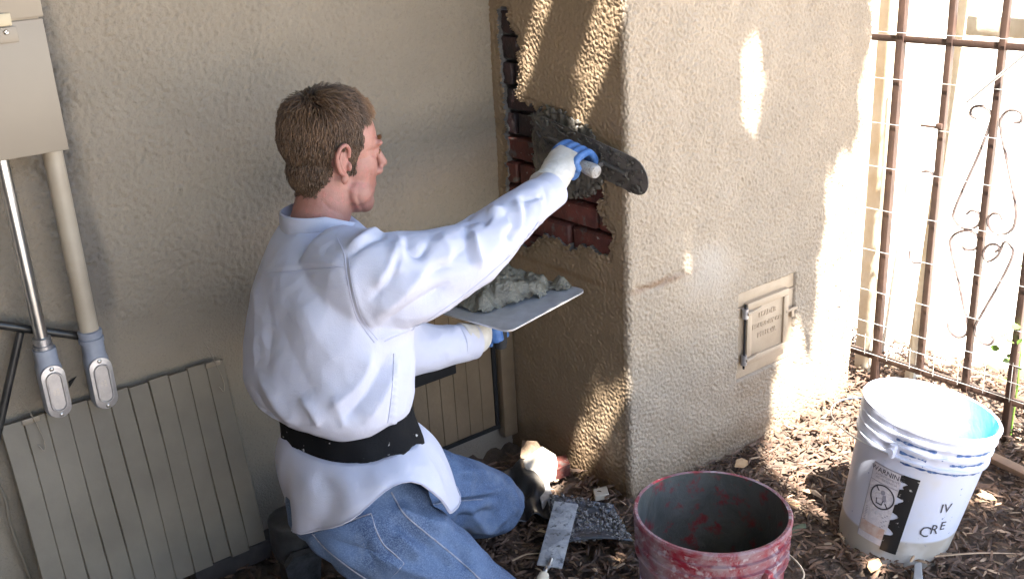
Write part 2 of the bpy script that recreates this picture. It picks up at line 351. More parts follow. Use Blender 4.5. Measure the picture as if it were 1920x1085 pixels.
# fresh mortar already spread over the bricks behind the trowel
mpx = [(998, 214), (1030, 200), (1068, 216), (1112, 246), (1130, 300), (1128, 352), (1100, 368), (1050, 372), (1018, 350), (1002, 300)]
mp = [(p_[1], p_[2]) for p_ in (onx(a, b, VX) for a, b in mpx)]
ym = np.linspace(min(a for a, _ in mp) - .01, max(a for a, _ in mp) + .01, 90); zm = np.linspace(min(b for _, b in mp) - .01, max(b for _, b in mp) + .01, 70)
Ym, Zm = np.meshgrid(ym, zm); wn = 0.006 * fnoise(70, 90, 0.0035, 0.012, 0.05, 40)
ins = in_poly(Ym + wn, Zm + wn[:, ::-1], mp)
Xm = VX - 0.001 - 0.0018 * fnoise(70, 90, 0.0035, 0.02, 0.08, 41)
mm = sheet('fresh_mortar_patch', np.stack([Xm, Ym, Zm], -1), M_MORTAR, chim, keep=ins[:-1, :-1] & ins[1:, 1:])
sm_ = mm.modifiers.new('thick', 'SOLIDIFY'); sm_.thickness = 0.012; sm_.offset = 0
# ash door: frame, door, hinges, latch, raised letters
dx0, dx1, dz0, dz1 = 2.008, 2.240, 0.224, 0.472
M_DOOR = M('tan_painted_cast_iron', (0.45, 0.345, 0.24), 0.5, (0.39, 0.295, 0.20), 14, bump=0.0004, bs=200)
g = G(); yb = FY + 0.012; tk = 0.012
for (cx_, cz_, wx, hz) in ((0.5 * (dx0 + dx1), dz1 - .02, dx1 - dx0, .04), (0.5 * (dx0 + dx1), dz0 + .022, dx1 - dx0, .044), (dx0 + .014, .5 * (dz0 + dz1), .028, dz1 - dz0 - .086), (dx1 - .02, .5 * (dz0 + dz1), .04, dz1 - dz0 - .086)):
    g.box((cx_, yb, cz_), (wx, tk, hz), bev=.002)
frame = g.obj('ash_door_frame', M_DOOR, chim)
d0, d1, e0, e1 = 2.032, 2.205, 0.262, 0.44
g = G(); g.box(((d0 + d1) / 2, FY + .004, (e0 + e1) / 2), (d1 - d0, .012, e1 - e0), bev=.003)
door = g.obj('ash_door', M_DOOR, chim)
for (cx_, cz_, wx, hz) in (((d0 + d1) / 2, e1 - .010, d1 - d0, .02), ((d0 + d1) / 2, e0 + .010, d1 - d0, .02), (d0 + .010, (e0 + e1) / 2, .02, e1 - e0 - .04), (d1 - .010, (e0 + e1) / 2, .02, e1 - e0 - .04)):
    g = G(); g.box((cx_, FY - .0035, cz_), (wx - .001, .009, hz), bev=.002); g.obj('raised_border', M_DOOR, door)
for hz in (0.415, 0.281):
    g = G(); g.tube([(d0 - .008, FY - .006, hz - .014), (d0 - .008, FY - .006, hz + .014)], .0085, 10); hg = g.obj('hinge', M_ALU, door)
    g = G(); g.tube(spl([(d0 - .008, FY - .012, hz), (d0 + .02, FY - .013, hz + .002), (d0 + .055, FY - .008, hz + .004)], 8), np.linspace(.007, .002, 8), 8, flat=.7); g.obj('hinge_strap', M_DOOR, hg)
g = G(); g.tube([(d0 - .008, FY - .006, .255), (d0 - .008, FY - .006, .44)], .003, 8); g.obj('hinge_pin', M_DARK, door)
g = G(); g.box((d1 + .014, FY - .006, .372), (.05, .007, .009), bev=.002); g.box((d1 + .022, FY - .003, .36), (.012, .008, .026), bev=.002); g.obj('latch', M_DOOR, door)
for t_, zz, sz in (('LEADER', .392, .021), ('FOUNDRY CO', .362, .019), ('PELLEVA', .334, .021)):
    V, F = text2d(t_, sz, .0004); V = np.stack([(d0 + d1) / 2 + V[:, 0] + .003, np.full(len(V), FY - .0028), zz + V[:, 1]], -1)
    o = link('raised_lettering', V, F, M_DOOR, door, False); s2 = o.modifiers.new('t', 'SOLIDIFY'); s2.thickness = .0022; s2.offset = 0

# ------------------------------------------------------------------ house wall
wall = thing('house_wall', 'long tan stucco house wall behind the kneeling man', 'wall', (0.5, WY, 0))
D = 0.004; x0 = -0.2; nxw = int((VX + 0.03 - x0) / D); nzw = int(1.62 / D)
X_ = x0 + np.arange(nxw) * D; z = -0.06 + np.arange(nzw) * D; X2, Z2 = np.meshgrid(X_, z)
a1 = fnoise(nzw, nxw, D, 0.0068, 0.011, 31); a2 = fnoise(nzw, nxw, D, 0.015, 0.03, 32); a3 = fnoise(nzw, nxw, D, 0.15, 0.6, 33)
amp = np.clip((Z2 - 0.57 - 0.12 * np.clip(0.75 - X2, 0, .4) / .4 + 0.02 * a3) / 0.06, 0, 1)
rough_l = np.exp(-((X2 - 0.53 - 0.02 * a3) / 0.035) ** 2) * (Z2 > 0.8)
Dw = amp * (0.0013 * np.tanh(1.2 * (a1 + .6 * a2)) + 0.0006 * a2) * (1 + 1.3 * rough_l) + 0.0012 * a3 + 0.002 * amp
Pw = np.stack([X2, WY - Dw, Z2], -1); sheet('stucco_face', Pw, M_WALL, wall)
g = G(); g.box((-2.9, WY + .1, 1.4), (5.4, .2, 3.0)); g.box((.71, WY + .1, 2.22), (1.82, .2, 1.36)); g.obj('outer_wall', M_WALL, wall, False)
g = G(); g.box((5.25, WY + .1, 1.4), (5.44, .2, 3.0)); g.obj('pale_wall_section', M('sun_bright_stucco', (.62, .57, .50), .8, (.56, .50, .43), 3, bump=.003, bs=120), wall, False, label='stretch of wall beyond the gate with sun brightness in its colour')  # house wall colour raised here so the sunlit stretch reads white

# unseen wall added on the left to block sky light from that side
g = G(); g.box((-1.85, -.6, 1.35), (.2, 5.4, 2.8)); gw = thing('added_side_wall', 'added unseen brown wall on the left that blocks sky light', 'wall', (-1.85, -.6, 0)); g.obj('wall_face', M('brown_painted_boards', (.16, .11, .075), .7, (.12, .085, .06), 3), gw, False)
g = G(); g.box((-1.85, -.6, 2.79), (.34, 5.5, .05), bev=.01); g.obj('coping', M('grey_coping', (.3, .29, .28), .7), gw)
# ------------------------------------------------------------------ crawl-space hatch leaning on the wall: eleven grooved boards
def boards(root, x0, x1, zt, zb, yt, yb, n, mat, ragged, thick=0.012):
    wd = (x1 - x0) / n
    dn = nrm([0, yb - yt, zb - zt]); out = np.cross(dn, [1, 0, 0]); out = out if out[1] < 0 else -out
    L = math.hypot(yb - yt, zb - zt)
    for i in range(n):
        a = x0 + i * wd; b = a + wd; t = random.uniform(-.0006, .0006); bot = L - random.uniform(0, ragged); c = .0018
        sec = [(a, -thick), (a, -.0026), (a + c, 0), (b - c, 0), (b, -.0026), (b, -thick)]
        rows = []
        for q in np.linspace(0, 1, 7):
            l = (.002 * math.sin(i * 3.3)) + q * (bot - .002 * math.sin(i * 3.3)); ctr = np.array([0, yt, zt]) + dn * l
            wv = .0012 * math.sin(q * 5 + i)
            rows.append([ctr + np.array([sx + (wv if ragged > .004 else 0), 0, 0]) + out * (sy + t) for sx, sy in sec])
        g = G(); g.grid(np.array(rows), closed=True, cap0=True, cap1=True); g.obj('plank', mat, root, True, 25)
h1 = thing('crawlspace_hatch', 'wide tan grooved board hatch leaning on wall below the conduits', 'hatch', (0.545, 2.08, 0.1), 'grooved crawlspace hatches')
boards(h1, 0.307, 0.783, 0.530, 0.082, 2.122, 2.037, 11, M_TANWOOD, .016)
g = G(); g.box((.545, 2.100, .31), (.462, .008, .40), np.array([[1, 0, 0], [0, .983, .183], [0, -.183, .983]])); g.obj('backing', M_DARK, h1, False)
for xx in (.365, .755):
    g = G(); g.box((xx, 2.116, .527), (.034, .003, .012), bev=.001); g.obj('hinge_tab', M_TANMETAL, h1)
    g = G(); g.tube(spl([(xx - .012, 2.118, .585), (xx, 2.115, .548), (xx + .012, 2.104, .49), (xx + .008, 2.098, .462), (xx, 2.102, .475)], 14), .0011, 6); g.obj('bent_wire', M_TANMETAL, h1)
h2 = thing('crawlspace_hatch', 'damp brown grooved board hatch set in wall behind the man', 'hatch', (1.35, 2.13, 0.08), 'grooved crawlspace hatches')
boards(h2, 1.10, 1.538, 0.50, 0.080, 2.138, 2.134, 10, M_TANWET, .0)
for nm, c_, s_ in (('edge_gap', (1.546, 2.139, .29), (.012, .012, .43)), ('edge_gap', (1.33, 2.139, .071), (.46, .012, .012))):
    g = G(); g.box(c_, s_, bev=.002); g.obj(nm, M_DARK, h2)
a_, b_ = ony(772, 712, 2.12), ony(848, 690, 2.12)
g = G(); g.box(((a_[0] + b_[0]) / 2, 2.1285, (a_[2] + b_[2]) / 2), (b_[0] - a_[0] + .03, .010, .050), bev=.002); g.obj('dark_strip', M_DARK, h2)  # near-black strip across the hatch boards
g = G(); g.box((1.577, 2.128, .30), (.046, .03, .52), bev=.004); tag(g.obj('trim_board', M_TANWET), 'narrow damp upright trim board between hatch and chimney corner', 'board')
# long dark boards lying at the foot of the wall
g = G(); g.box((0.93, 2.105, .035), (.62, .05, .05), np.array([[1, -.01, 0], [.01, 1, 0], [0, 0, 1]]), bev=.005); tag(g.obj('timber_board', M('weathered_dark_wood', (.06, .05, .045), .8, (.035, .03, .028), 14, bump=.001, bs=50)), 'dark weathered timber lying along the wall foot behind the boot', 'board')
# ------------------------------------------------------------------ electrical cabinet
bx_ = thing('electrical_cabinet', 'tan painted metal electrical cabinet at upper left of the wall', 'cabinet', (0.28, 2.05, 1.077))
yf = 2.0
g = G(); g.box((.27, 2.075, 1.50), (.474, .146, .84), bev=.004); g.obj('cabinet_body', M_TANMETAL, bx_)
g = G(); g.box((.27, yf + .001, 1.194), (.484, .006, .235), bev=.002); lo_ = g.obj('lower_cover', M_TANMETAL, bx_)
g = G(); g.box((.27, yf - .004, 1.62), (.486, .007, .610), bev=.002); up_ = g.obj('upper_cover', M_TANMETAL, bx_)
g = G(); g.box((.421, yf - .009, 1.316), (.075, .006, .022), bev=.004); hs = g.obj('hasp', M('pale_tan_latch', (.46, .38, .25), .45), bx_)
g = G(); g.box((.420, yf - .005, 1.290), (.09, .004, .026), bev=.001); g.obj('hasp_plate', M_TANMETAL, bx_)
sp = ony(12, 61, yf - .008)
g = G(); g.lathe([(.0, 0.003), (.003, .003), (.0045, .0015), (.0045, 0)], (sp[0], yf - .007, sp[2]), (0, -1, 0), 14); sw = g.obj('screw', M_SCREW, bx_)
g = G(); g.box((sp[0], yf - .0101, sp[2]), (.007, .001, .0012), np.array([[.8, 0, -.6], [0, 1, 0], [.6, 0, .8]])); g.obj('screw_slot', M_DARK, sw)
# ------------------------------------------------------------------ conduits with their access fittings
def conduit(x, ztop, zj, pm, r, label, fl, lbl2):
    t = thing('conduit', label, 'conduit', (x, 2.08, .55), 'conduits below the cabinet')
    g = G(); g.tube([(x, 2.08, ztop), (x, 2.08, zj)], r, 20); p_ = g.obj('pipe', pm, t)
    b0 = zj
    g = G(); g.lathe([(r + .001, .006), (r + .005, .004), (r + .005, -.005), (r + .003, -.006), (r + .003, -.010), (r + .006, -.011), (r + .006, -.020)], (x, 2.08, b0), n=22, cap0=True, cap1=True); g.obj('coupling_nut', M_ALU if pm is M_GALV else M_FITBLUE, t)
    g = G()
    rows = []
    for zz, wd, dp in ((-.018, .021, .02), (-.045, .021, .022), (-.055, .0235, .024), (-.148, .0235, .024), (-.158, .019, .02)):
        a = np.linspace(0, 2 * np.pi, 20, endpoint=False); rows.append(np.stack([x + wd * np.cos(a), 2.078 + dp * np.sign(np.sin(a)) * np.abs(np.sin(a)) ** .6, np.full(20, b0 + zz)], -1))
    g.grid(np.array(rows), closed=True, cap0=True, cap1=True); bd = g.obj('fitting_body', M_FITBLUE, t)
    zc = b0 - .104; hw, hl = .0225, .056
    def stad(hw, hl, k=12):
        r_ = []
        for i in range(k + 1): a = math.pi * i / k; r_.append((hw * math.cos(a), hl - hw + hw * math.sin(a)))
        for i in range(k + 1): a = math.pi + math.pi * i / k; r_.append((hw * math.cos(a), -hl + hw + hw * math.sin(a)))
        return np.array(r_)
    rows = []
    for hw_, hl_, d_ in ((.0225, .056, 2.056), (.0225, .056, 2.0515), (.0165, .043, 2.0505), (.0150, .0415, 2.0475), (.0135, .040, 2.0475), (.012, .0385, 2.0505)):
        q = stad(hw_, hl_); rows.append(np.stack([x + q[:, 0], np.full(len(q), d_), zc + q[:, 1]], -1))
    g = G(); g.grid(np.array(rows), closed=True, cap0=True, cap1=True); cv = g.obj('access_cover', M_ALU, t, True, 50)
    for zz in (.0495, -.0495):
        g = G(); g.ell((x, 2.0505, zc + zz), (.0045, .0025, .0045)); g.obj('screw', M_SCREW, cv)
    for i, (zz, ln_) in enumerate(((.006, .03), (-.004, .022))):
        V, F = text2d(fl[i], .008, .0002); V = np.stack([x + (.003 if i == 0 else -.004) - V[:, 1] * .9, np.full(len(V), 2.0497), zc + V[:, 0] * .8], -1)
        o = link('raised_marking', V, F, M_SCREW, cv, False); s2 = o.modifiers.new('t', 'SOLIDIFY'); s2.thickness = .0008
conduit(.411, 1.10, .702, M_GALV, .0125, 'bare galvanised conduit with grey access fitting, left of the painted one', ('LB 34', 'USA'), '')
conduit(.502, 1.10, .690, M('tan_painted_pipe', (.40, .335, .255), .5, (.33, .27, .2), 9), .0185, 'thick tan painted conduit with grey access fitting, right of the bare one', ('LB 34', 'USA'), '')
# ------------------------------------------------------------------ black tube frame standing behind the conduits
t = thing('tube_frame', 'black tubular metal frame standing behind the conduits at left edge', 'frame', (.33, 2.1, .0))
e0_, e1_ = ony(-60, 601, 2.108), ony(166, 632, 2.108)
g = G(); g.tube([e0_, e1_], .0085, 14); g.obj('cross_tube', M_BLACK, t)
e0_, e1_ = ony(38, 622, 2.108), ony(-25, 905, 2.108)
g = G(); g.tube([e0_, e1_ * np.array([1, 1, 1])], .008, 14); g.obj('diagonal_tube', M_BLACK, t)
g = G(); g.tube(spl([ony(-20, 880, 2.125), ony(8, 930, 2.122), ony(20, 985, 2.12), ony(48, 1060, 2.12), ony(75, 1130, 2.12)], 24), .0035, 8); tag(g.obj('cable', M_TANWOOD), 'thin tan cable running down the wall at bottom left corner', 'cable')
# stucco break-outs next to the fittings
for (a_, b_, c_) in (((78, 735), (92, 768), (84, 765)), ((128, 715), (143, 705), (130, 726)), ((165, 712), (172, 722), (168, 730))):
    pts = [ony(*q, 2.1475) for q in (a_, b_, c_)]
    g = G(); g.prism(pts, (0, -.002, 0)); g.obj('chipped_hole', M_DARK, wall, False)

# ------------------------------------------------------------------ wrought iron gate, square to the wall
GX = 2.60
gate = thing('iron_gate', 'brown wrought iron gate with scrolls beyond the chimney', 'gate', (GX, 1.45, 0))
def gv(px, py0, py1, r, nm='upright_bar', mat=None, dx=0.0, ptop=None):
    p0 = onx(px, py0, GX + dx); z0 = p0[2]; z1 = onx(px, py1, GX + dx)[2]
    g = G(); g.box((GX + dx, p0[1], (z0 + z1) / 2), (2 * r, 2 * r, abs(z0 - z1)), bev=.0015); return g.obj(nm, mat or M_IRON, gate)
def ypx(px, py): return onx(px, py, GX)[1]
for yb_, zb_, zt_, r in ((ypx(1672, 300), .02, 1.9, .0105), (ypx(1748, 440), .11, 1.9, .0085), (ypx(1849, 370), .105, 1.9, .0085), (ypx(1905, 650), .0, 1.9, .0095), (ypx(1905, 650) - .16, .1, 1.9, .0095), (ypx(1905, 650) - .32, .0, 1.9, .0095)):
    g = G(); g.box((GX, yb_, (zb_ + zt_) / 2), (2 * r, 2 * r, zt_ - zb_), bev=.0015); g.obj('upright_bar', M_IRON, gate)
for z_ in (.120, 1.062, 1.85):
    g = G(); g.box((GX + .002, 1.36, z_), (.011, .70, .022 if z_ < .2 else .018), bev=.0015); g.obj('rail', M_IRON, gate)
M_IRONS = M('weathered_scroll_iron', (.16, .13, .12), .5, (.08, .055, .05), 30)
def scroll(pts, r=.0042, n=46):
    g = G(); g.tube(np.array([onx(a, b, GX - .004) for a, b in spl(pts, n)]), r, 6); g.obj('scroll', M_IRONS, gate)
scroll([(1832, 222), (1820, 216), (1824, 202), (1842, 199), (1857, 210), (1858, 228), (1835, 290), (1808, 350), (1789, 396), (1790, 412), (1804, 426), (1824, 428), (1838, 416), (1836, 400), (1822, 394), (1812, 402)])
scroll([(1902, 230), (1914, 228), (1916, 214), (1902, 206), (1884, 212), (1876, 236), (1888, 300), (1902, 370), (1905, 405), (1898, 430), (1876, 440), (1858, 430), (1852, 412), (1862, 400), (1876, 402), (1879, 412)])
scroll([(1812, 466), (1806, 462), (1810, 468), (1830, 466), (1836, 450), (1824, 434), (1800, 434), (1784, 446), (1783, 466), (1796, 520), (1806, 570), (1814, 604), (1812, 626), (1796, 632), (1782, 622), (1776, 606)])
scroll([(1866, 472), (1874, 466), (1868, 458), (1852, 460), (1844, 476), (1852, 490), (1872, 478), (1884, 452), (1900, 470), (1890, 500), (1866, 545), (1840, 590), (1828, 616), (1836, 638), (1854, 646), (1864, 636), (1858, 630)])
scroll([(1728, 322), (1744, 322), (1755, 340), (1750, 380), (1742, 420)]); scroll([(1706, 470), (1706, 482), (1714, 492), (1728, 492)])
# hog wire tied to the gate
for z_ in np.concatenate([np.arange(.13, .24, .05), np.arange(.33, 1.45, .125)]):
    g = G(); g.tube([(GX - .013, 1.02, z_), (GX - .013, 1.3, z_ + .002), (GX - .013, 1.70, z_ - .001)], .0010, 5); g.obj('mesh_wire', M_WIRE, gate)
for y_ in np.arange(1.05, 1.7, .075):
    g = G(); g.tube([(GX - .0165, y_, .125), (GX - .0165, y_ + .002, .19 if int(y_ * 1000) % 3 else .24)], .0010, 5); g.obj('mesh_wire', M_WIRE, gate)
a_, b_ = onx(1790, -60, GX + .03), onx(1771, 218, GX + .03)
g = G(); g.tube([a_, b_], .0085, 12); g.obj('latch_pipe', M_GALV, gate)
a_ = onx(1765, 236, GX); g = G(); g.box(a_, (.03, .018, .016), bev=.002); g.box(a_ + np.array([0, .03, -.006]), (.008, .06, .006), bev=.001); g.obj('latch', M_IRON, gate)
a_, b_ = onx(1935, 92, GX - .02), onx(1812, 192, GX - .02)
g = G(); g.tube([a_, b_], .0042, 8); g.obj('brace_rod', M_WIRE, gate)
# things beyond the gate
a_, b_ = onx(1757, -40, 2.85), onx(1697, 370, 2.85); d_ = b_ - a_; b_ = a_ + d_ * (a_[2] / -d_[2])
g = G(); g.tube([a_, b_], .006, 10); tag(g.obj('leaning_rod', M_WIRE), 'thin pale metal rod leaning beyond the gate', 'rod')
p_ = onx(1650, 400, 2.72); g = G(); g.box((2.72, p_[1] + .012, .95), (.05, .05, 1.9), bev=.004); tag(g.obj('wooden_post', M_PALEWOOD), 'pale wooden post right beside the chimney edge, behind the gate', 'post')
a_, b_ = onx(1822, -40, 2.74), onx(1722, 640, 2.74)
g = G(); ax = nrm(b_ - a_); b2 = a_ + ax * ((a_[2] + .03) / -ax[2]); t_ = b2 - a_; L_ = np.linalg.norm(t_); zz = t_ / L_; xx = nrm(np.cross([0, 0, 1], zz)); yy = np.cross(zz, xx)
g.box((a_ + b2) / 2, (.055, .03, L_), np.stack([xx, yy, zz], 1), bev=.003); tag(g.obj('leaning_board', M_PALEWOOD), 'long pale board leaning against the gate from behind', 'board')
p0, p1 = onx(1830, 48, 2.66), onx(1960, 58, 2.66)
g = G(); g.box((2.66, (p0[1] + p1[1]) / 2, p0[2]), (.03, abs(p0[1] - p1[1]) + .04, .05), bev=.003); tag(g.obj('wooden_rail', M_PALEWOOD), 'pale wooden crosspiece behind the top rail of the gate', 'rail')
# vine with leaves by the gate
vine = thing('vine', 'green leafy vine on the right end of the gate', 'vine', (2.62, 1.2, 0))
g = G(); g.tube(spl([(2.64, 1.21, 0), (2.62, 1.2, .2), (2.65, 1.22, .34), (2.62, 1.19, .5)], 14), .003, 6); g.obj('stem', M_LEAFB, vine)
def leaf_mesh(c, L, wd, R):
    q = [(-.5, 0, 0), (-.25, .42, .05), (.1, .5, .02), (.5, 0, -.08), (.1, -.5, .02), (-.25, -.42, .05), (0, 0, -.04)]
    V = np.array(q) * np.array([L, wd, L]); return V @ R.T + c, [(0, 1, 6), (1, 2, 6), (2, 3, 6), (3, 4, 6), (4, 5, 6), (5, 0, 6)]
def rrot(tilt=.6):
    a = random.uniform(0, 6.28); b = random.gauss(0, tilt); c = random.gauss(0, tilt)
    return np.array((Matrix.Rotation(a, 3, 'Z') @ Matrix.Rotation(b, 3, 'X') @ Matrix.Rotation(c, 3, 'Y')))
for (a, b) in ((1866, 652), (1888, 676), (1900, 690), (1915, 660), (1912, 500), (1904, 612), (1893, 640), (1905, 725), (1880, 712), (1918, 560), (1884, 628), (1912, 690), (1896, 665), (1912, 640)):
    c = onx(a, b, GX - .03 + random.uniform(0, .06)); V, F = leaf_mesh(c, random.uniform(.02, .034), random.uniform(.016, .024), rrot(.8)); g = G(); g.add(V, F); g.obj('leaf', M_LEAFB, vine)

# ------------------------------------------------------------------ buckets
def frame_of(axis, face):
    A = nrm(axis); f = nrm(np.asarray(face) - A * (np.asarray(face) @ A)); r = np.cross(A, f); return A, f, r      # f: towards the camera, third: right in the picture
class Pail:
    def __init__(s, rim, axis, r0=.130):
        s.r0 = r0; s.A, s.f, s.r = frame_of(axis, CC - rim); s.base = np.asarray(rim) - s.A * .37
    def rad(s, z): return s.r0 + (.147 - s.r0) * z / .37
    def at(s, th, z, off=0.0):       # th: angle from the side that faces the camera, positive to the right in the picture
        return s.base + s.A * z + (s.rad(z) + off) * (math.cos(th) * s.f + math.sin(th) * s.r)
    def prof(s):
        o = [(.010, .004), (s.r0 - .014, .004), (s.r0 - .004, .0), (s.r0 + .0005, .006)]
        for z_ in (.06, .12, .18, .24, .27): o.append((s.rad(z_), z_))
        for za, zb, e in ((.285, .289, .0065), (.312, .316, .0055), (.337, .341, .0055)):
            o += [(s.rad(za) + .0003, za - .002), (s.rad(za) + e, za - .001), (s.rad(za) + e + .0004, zb), (s.rad(zb) + .0004, zb + .0015)]
        o += [(s.rad(.358), .356), (s.rad(.36) + .0055, .358), (s.rad(.366) + .006, .367), (s.rad(.37) + .003, .3705), (s.rad(.37) - .003, .3695), (s.rad(.36) - .003, .355)]
        for z_ in (.30, .22, .12, .03): o.append((s.rad(z_) - .003, z_))
        o += [(.10, .012), (.01, .011)]
        return o
def splat(name, ca, cb, cc, sc_, lo, hi, gloss=.4, dirv=None):
    mt, n, b = new_mat(name); p = posn(n)
    f1 = ramp(n, noise(n, sc_, 6, .68, p, .4), lo, hi); f2 = ramp(n, noise(n, sc_ * 3.1, 4, .6, p), .55, .68)
    c = mixc(n, f1, ca, cb); c = mixc(n, f2, c, cc); n.links.new(c, b.inputs['Base Color'])
    mr = nd(n, 'ShaderNodeMapRange', {0: f1, 3: gloss, 4: .8}); n.links.new(mr.outputs[0], b.inputs['Roughness'])
    bp = nd(n, 'ShaderNodeBump', {'Height': f1, 'Distance': .0012}); n.links.new(bp.outputs[0], b.inputs['Normal']); return mt
rb = Pail(np.array([1.343, 1.164, .338]), (0.015, 0.0, 1))
t = thing('bucket', 'red plastic bucket caked with grey mortar, empty and dark inside', 'bucket', rb.base)
pr = rb.prof(); ni = next(i for i, q in enumerate(pr) if abs(q[1] - .3695) < 1e-6)
g = G(); g.lathe(pr[:ni + 1], rb.base, rb.A, 72, cap0=True); g.obj('pail', splat('red_plastic_splashed', (.20, .012, .026), (.26, .18, .19), (.36, .30, .31), 17, .40, .58), t, True, 30)
g = G(); g.lathe(pr[ni:], rb.base, rb.A, 72, cap1=True); g.obj('pail_lining', splat('red_plastic_caked_inside', (.06, .06, .052), (.10, .095, .085), (.17, .022, .026), 10, .40, .65, .5), t, True, 50, 'inside of the bucket, caked with dried mortar')
g = G(); q = np.linspace(0, 2 * np.pi, 40, endpoint=False); rows = []
for k in range(7):
    rr = .128 * k / 6 + .001; rows.append(np.stack([rb.base[0] + rr * np.cos(q), rb.base[1] + rr * np.sin(q), rb.base[2] + .03 + .01 * np.sin(3 * q + k) * (k / 6) + RNG.normal(0, .004, 40)], -1))
g.grid(np.array(rows), closed=True); g.obj('mortar_residue', M_MORTAR, t)
for th in (-1.15, math.pi - 1.15 + 1.55 * 0):
    pass
def ear(pl, th, mat, t):
    c = pl.at(th, .300, .006); n_ = nrm(math.cos(th) * pl.f + math.sin(th) * pl.r); tn = np.cross(pl.A, n_)
    g = G(); g.box(c + n_ * .002, (.02, .016, .034), np.stack([n_, tn, pl.A], 1), bev=.005); e = g.obj('handle_lug', mat, t)
    g = G(); g.lathe([(.0, .004), (.0085, .004), (.0095, 0)], c + n_ * .012, n_, 16); g.obj('lug_boss', mat, e)
    return c + n_ * .016
M_REDP = splat('red_lug', (.32, .02, .035), (.30, .22, .22), (.4, .36, .36), 20, .4, .6)
e1 = ear(rb, .75, M_REDP, t); e2 = ear(rb, .75 + math.pi, M_REDP, t)
ths = np.linspace(.75, .75 + math.pi, 30); g = G(); g.tube([rb.base + rb.A * (.30 - .085 * math.sin(a - .75)) + (.165 + .02 * math.sin(a - .75)) * (math.cos(a) * rb.f + math.sin(a) * rb.r) for a in ths], .002, 6); g.obj('bail_handle', M_GALV, t)
# small white sticker near the bottom left of the red bucket
rows = [[rb.at(a, z_, .0022) for a in np.linspace(-1.25, -.55, 10)] for z_ in (.10, .24)]; g = G(); g.grid(np.array(rows)); g.obj('label_sticker', splat('mauve_worn_paper', (.62, .55, .72), (.45, .25, .42), (.75, .7, .8), 30, .5, .65), t)

wb = Pail(np.array([2.018, 1.107, .342]), RW[:, 0] * math.sin(math.radians(11)) + np.array([0, 0, 1]) * math.cos(math.radians(11)), .121)
t = thing('bucket', 'white plastic bucket with blue paint inside and warning label, tilted on mulch', 'bucket', wb.base)
def white_mat():
    mt, n, b = new_mat('white_plastic_bucket'); p = posn(n)
    d = nd(n, 'ShaderNodeVectorMath', {0: p, 1: tuple(wb.base)}, operation='SUBTRACT'); dz = nd(n, 'ShaderNodeVectorMath', {0: d.outputs[0], 1: tuple(.25 * wb.A + .75 * np.array([0, 0, 1.0]))}, operation='DOT_PRODUCT').outputs['Value']
    low = nd(n, 'ShaderNodeMapRange', {0: dz, 1: .088, 2: .094, 3: 1.0, 4: 0.0}).outputs[0]
    c = mixc(n, low, (.60, .63, .74), (.42, .375, .32))       # thin wall: the slurry in the bottom shows through
    c = mixc(n, ramp(n, noise(n, 5, 4, .6, p), .6, .75), c, (.62, .60, .58))
    sm_ = ramp(n, noise(n, 60, 3, .6, p), .69, .73); c = mixc(n, sm_, c, (.10, .16, .30))
    n.links.new(c, b.inputs['Base Color']); b.inputs['Roughness'].default_value = .38; b.inputs['Subsurface Weight'].default_value = .15; b.inputs['Subsurface Radius'].default_value = (.01, .01, .01); return mt
pr = wb.prof(); g = G(); g.lathe(pr[:ni + 1], wb.base, wb.A, 72, cap0=True); pail = g.obj('pail', white_mat(), t, True, 30)
g = G(); g.lathe(pr[ni:], wb.base, wb.A, 72, cap1=True); g.obj('pail_lining', splat('cyan_paint_inside', (.13, .44, .58), (.20, .52, .64), (.70, .78, .82), 6, .4, .7), t, True, 50, 'inside of the bucket, coated in pale blue paint')
M_BLUE = splat('blue_paint_smear', (.03, .08, .26), (.10, .20, .42), (.6, .63, .68), 40, .4, .6)
for z_, th0, th1 in ((.328, -.35, .25), (.328, .55, 1.35), (.302, -.25, .15), (.302, .5, 1.2), (.279, -.2, 1.2)):
    rows = [[wb.at(a, z_ + dz * (.25 + .75 * abs(math.sin(a * 17 + z_ * 90) * math.sin(a * 7.3))), .0013) for a in np.linspace(th0, th1, 70)] for dz in (-.0045, .0035)]
    g = G(); g.grid(np.array(rows)); g.obj('paint_smear', M_BLUE, pail)
for a, z_, th in ((.006, .366, -1.5), (.005, .366, 1.6)): pass
M_WHITE = M('white_plastic', (.58, .61, .72), .4)
e1 = ear(wb, -.34, M_WHITE, t); ear(wb, -.34 + math.pi, M_WHITE, t)
ths = np.linspace(-.34, -.34 - math.pi, 36); g = G(); g.tube([wb.base + wb.A * (.298 - .012 * math.sin(-(a + .34))) + (.170 + .045 * math.sin(-(a + .34)) ** 2) * (math.cos(a) * wb.f + math.sin(a) * wb.r) for a in ths], .0019, 6); g.obj('bail_handle', M_GALV, t)
# warning label wrapped on the pail
TH0, TH1, ZL0, ZL1 = -.60, .16, .050, .252
def wrap(u, v, off): return wb.at(TH0 + (TH1 - TH0) * u, ZL0 + (ZL1 - ZL0) * v, off)
def patch(nm, poly_rows, off, mat, par): g = G(); g.grid(np.array([[wrap(u, v, off) for u, v in r] for r in poly_rows])); return g.obj(nm, mat, par)
U = np.linspace(0, .66, 12)
lab = patch('warning_label', [[(u, v) for u in U] for v in np.linspace(.04, 1, 12)], .0010, splat('printed_label_paper', (.60, .57, .60), (.52, .50, .54), (.66, .62, .62), 40, .4, .7), t)
M_INK = M('faded_ink', (.055, .055, .065), .6); M_INK2 = M('grey_ink', (.30, .29, .33), .6); M_RUST = M('rusty_stain', (.48, .32, .26), .7, (.55, .46, .42), 60)
rag = lambda v: .66 + .10 * (math.sin(v * 31) > .25) + .05 * math.sin(v * 57) * (math.sin(v * 31) > .25) if .22 < v < .92 else .62
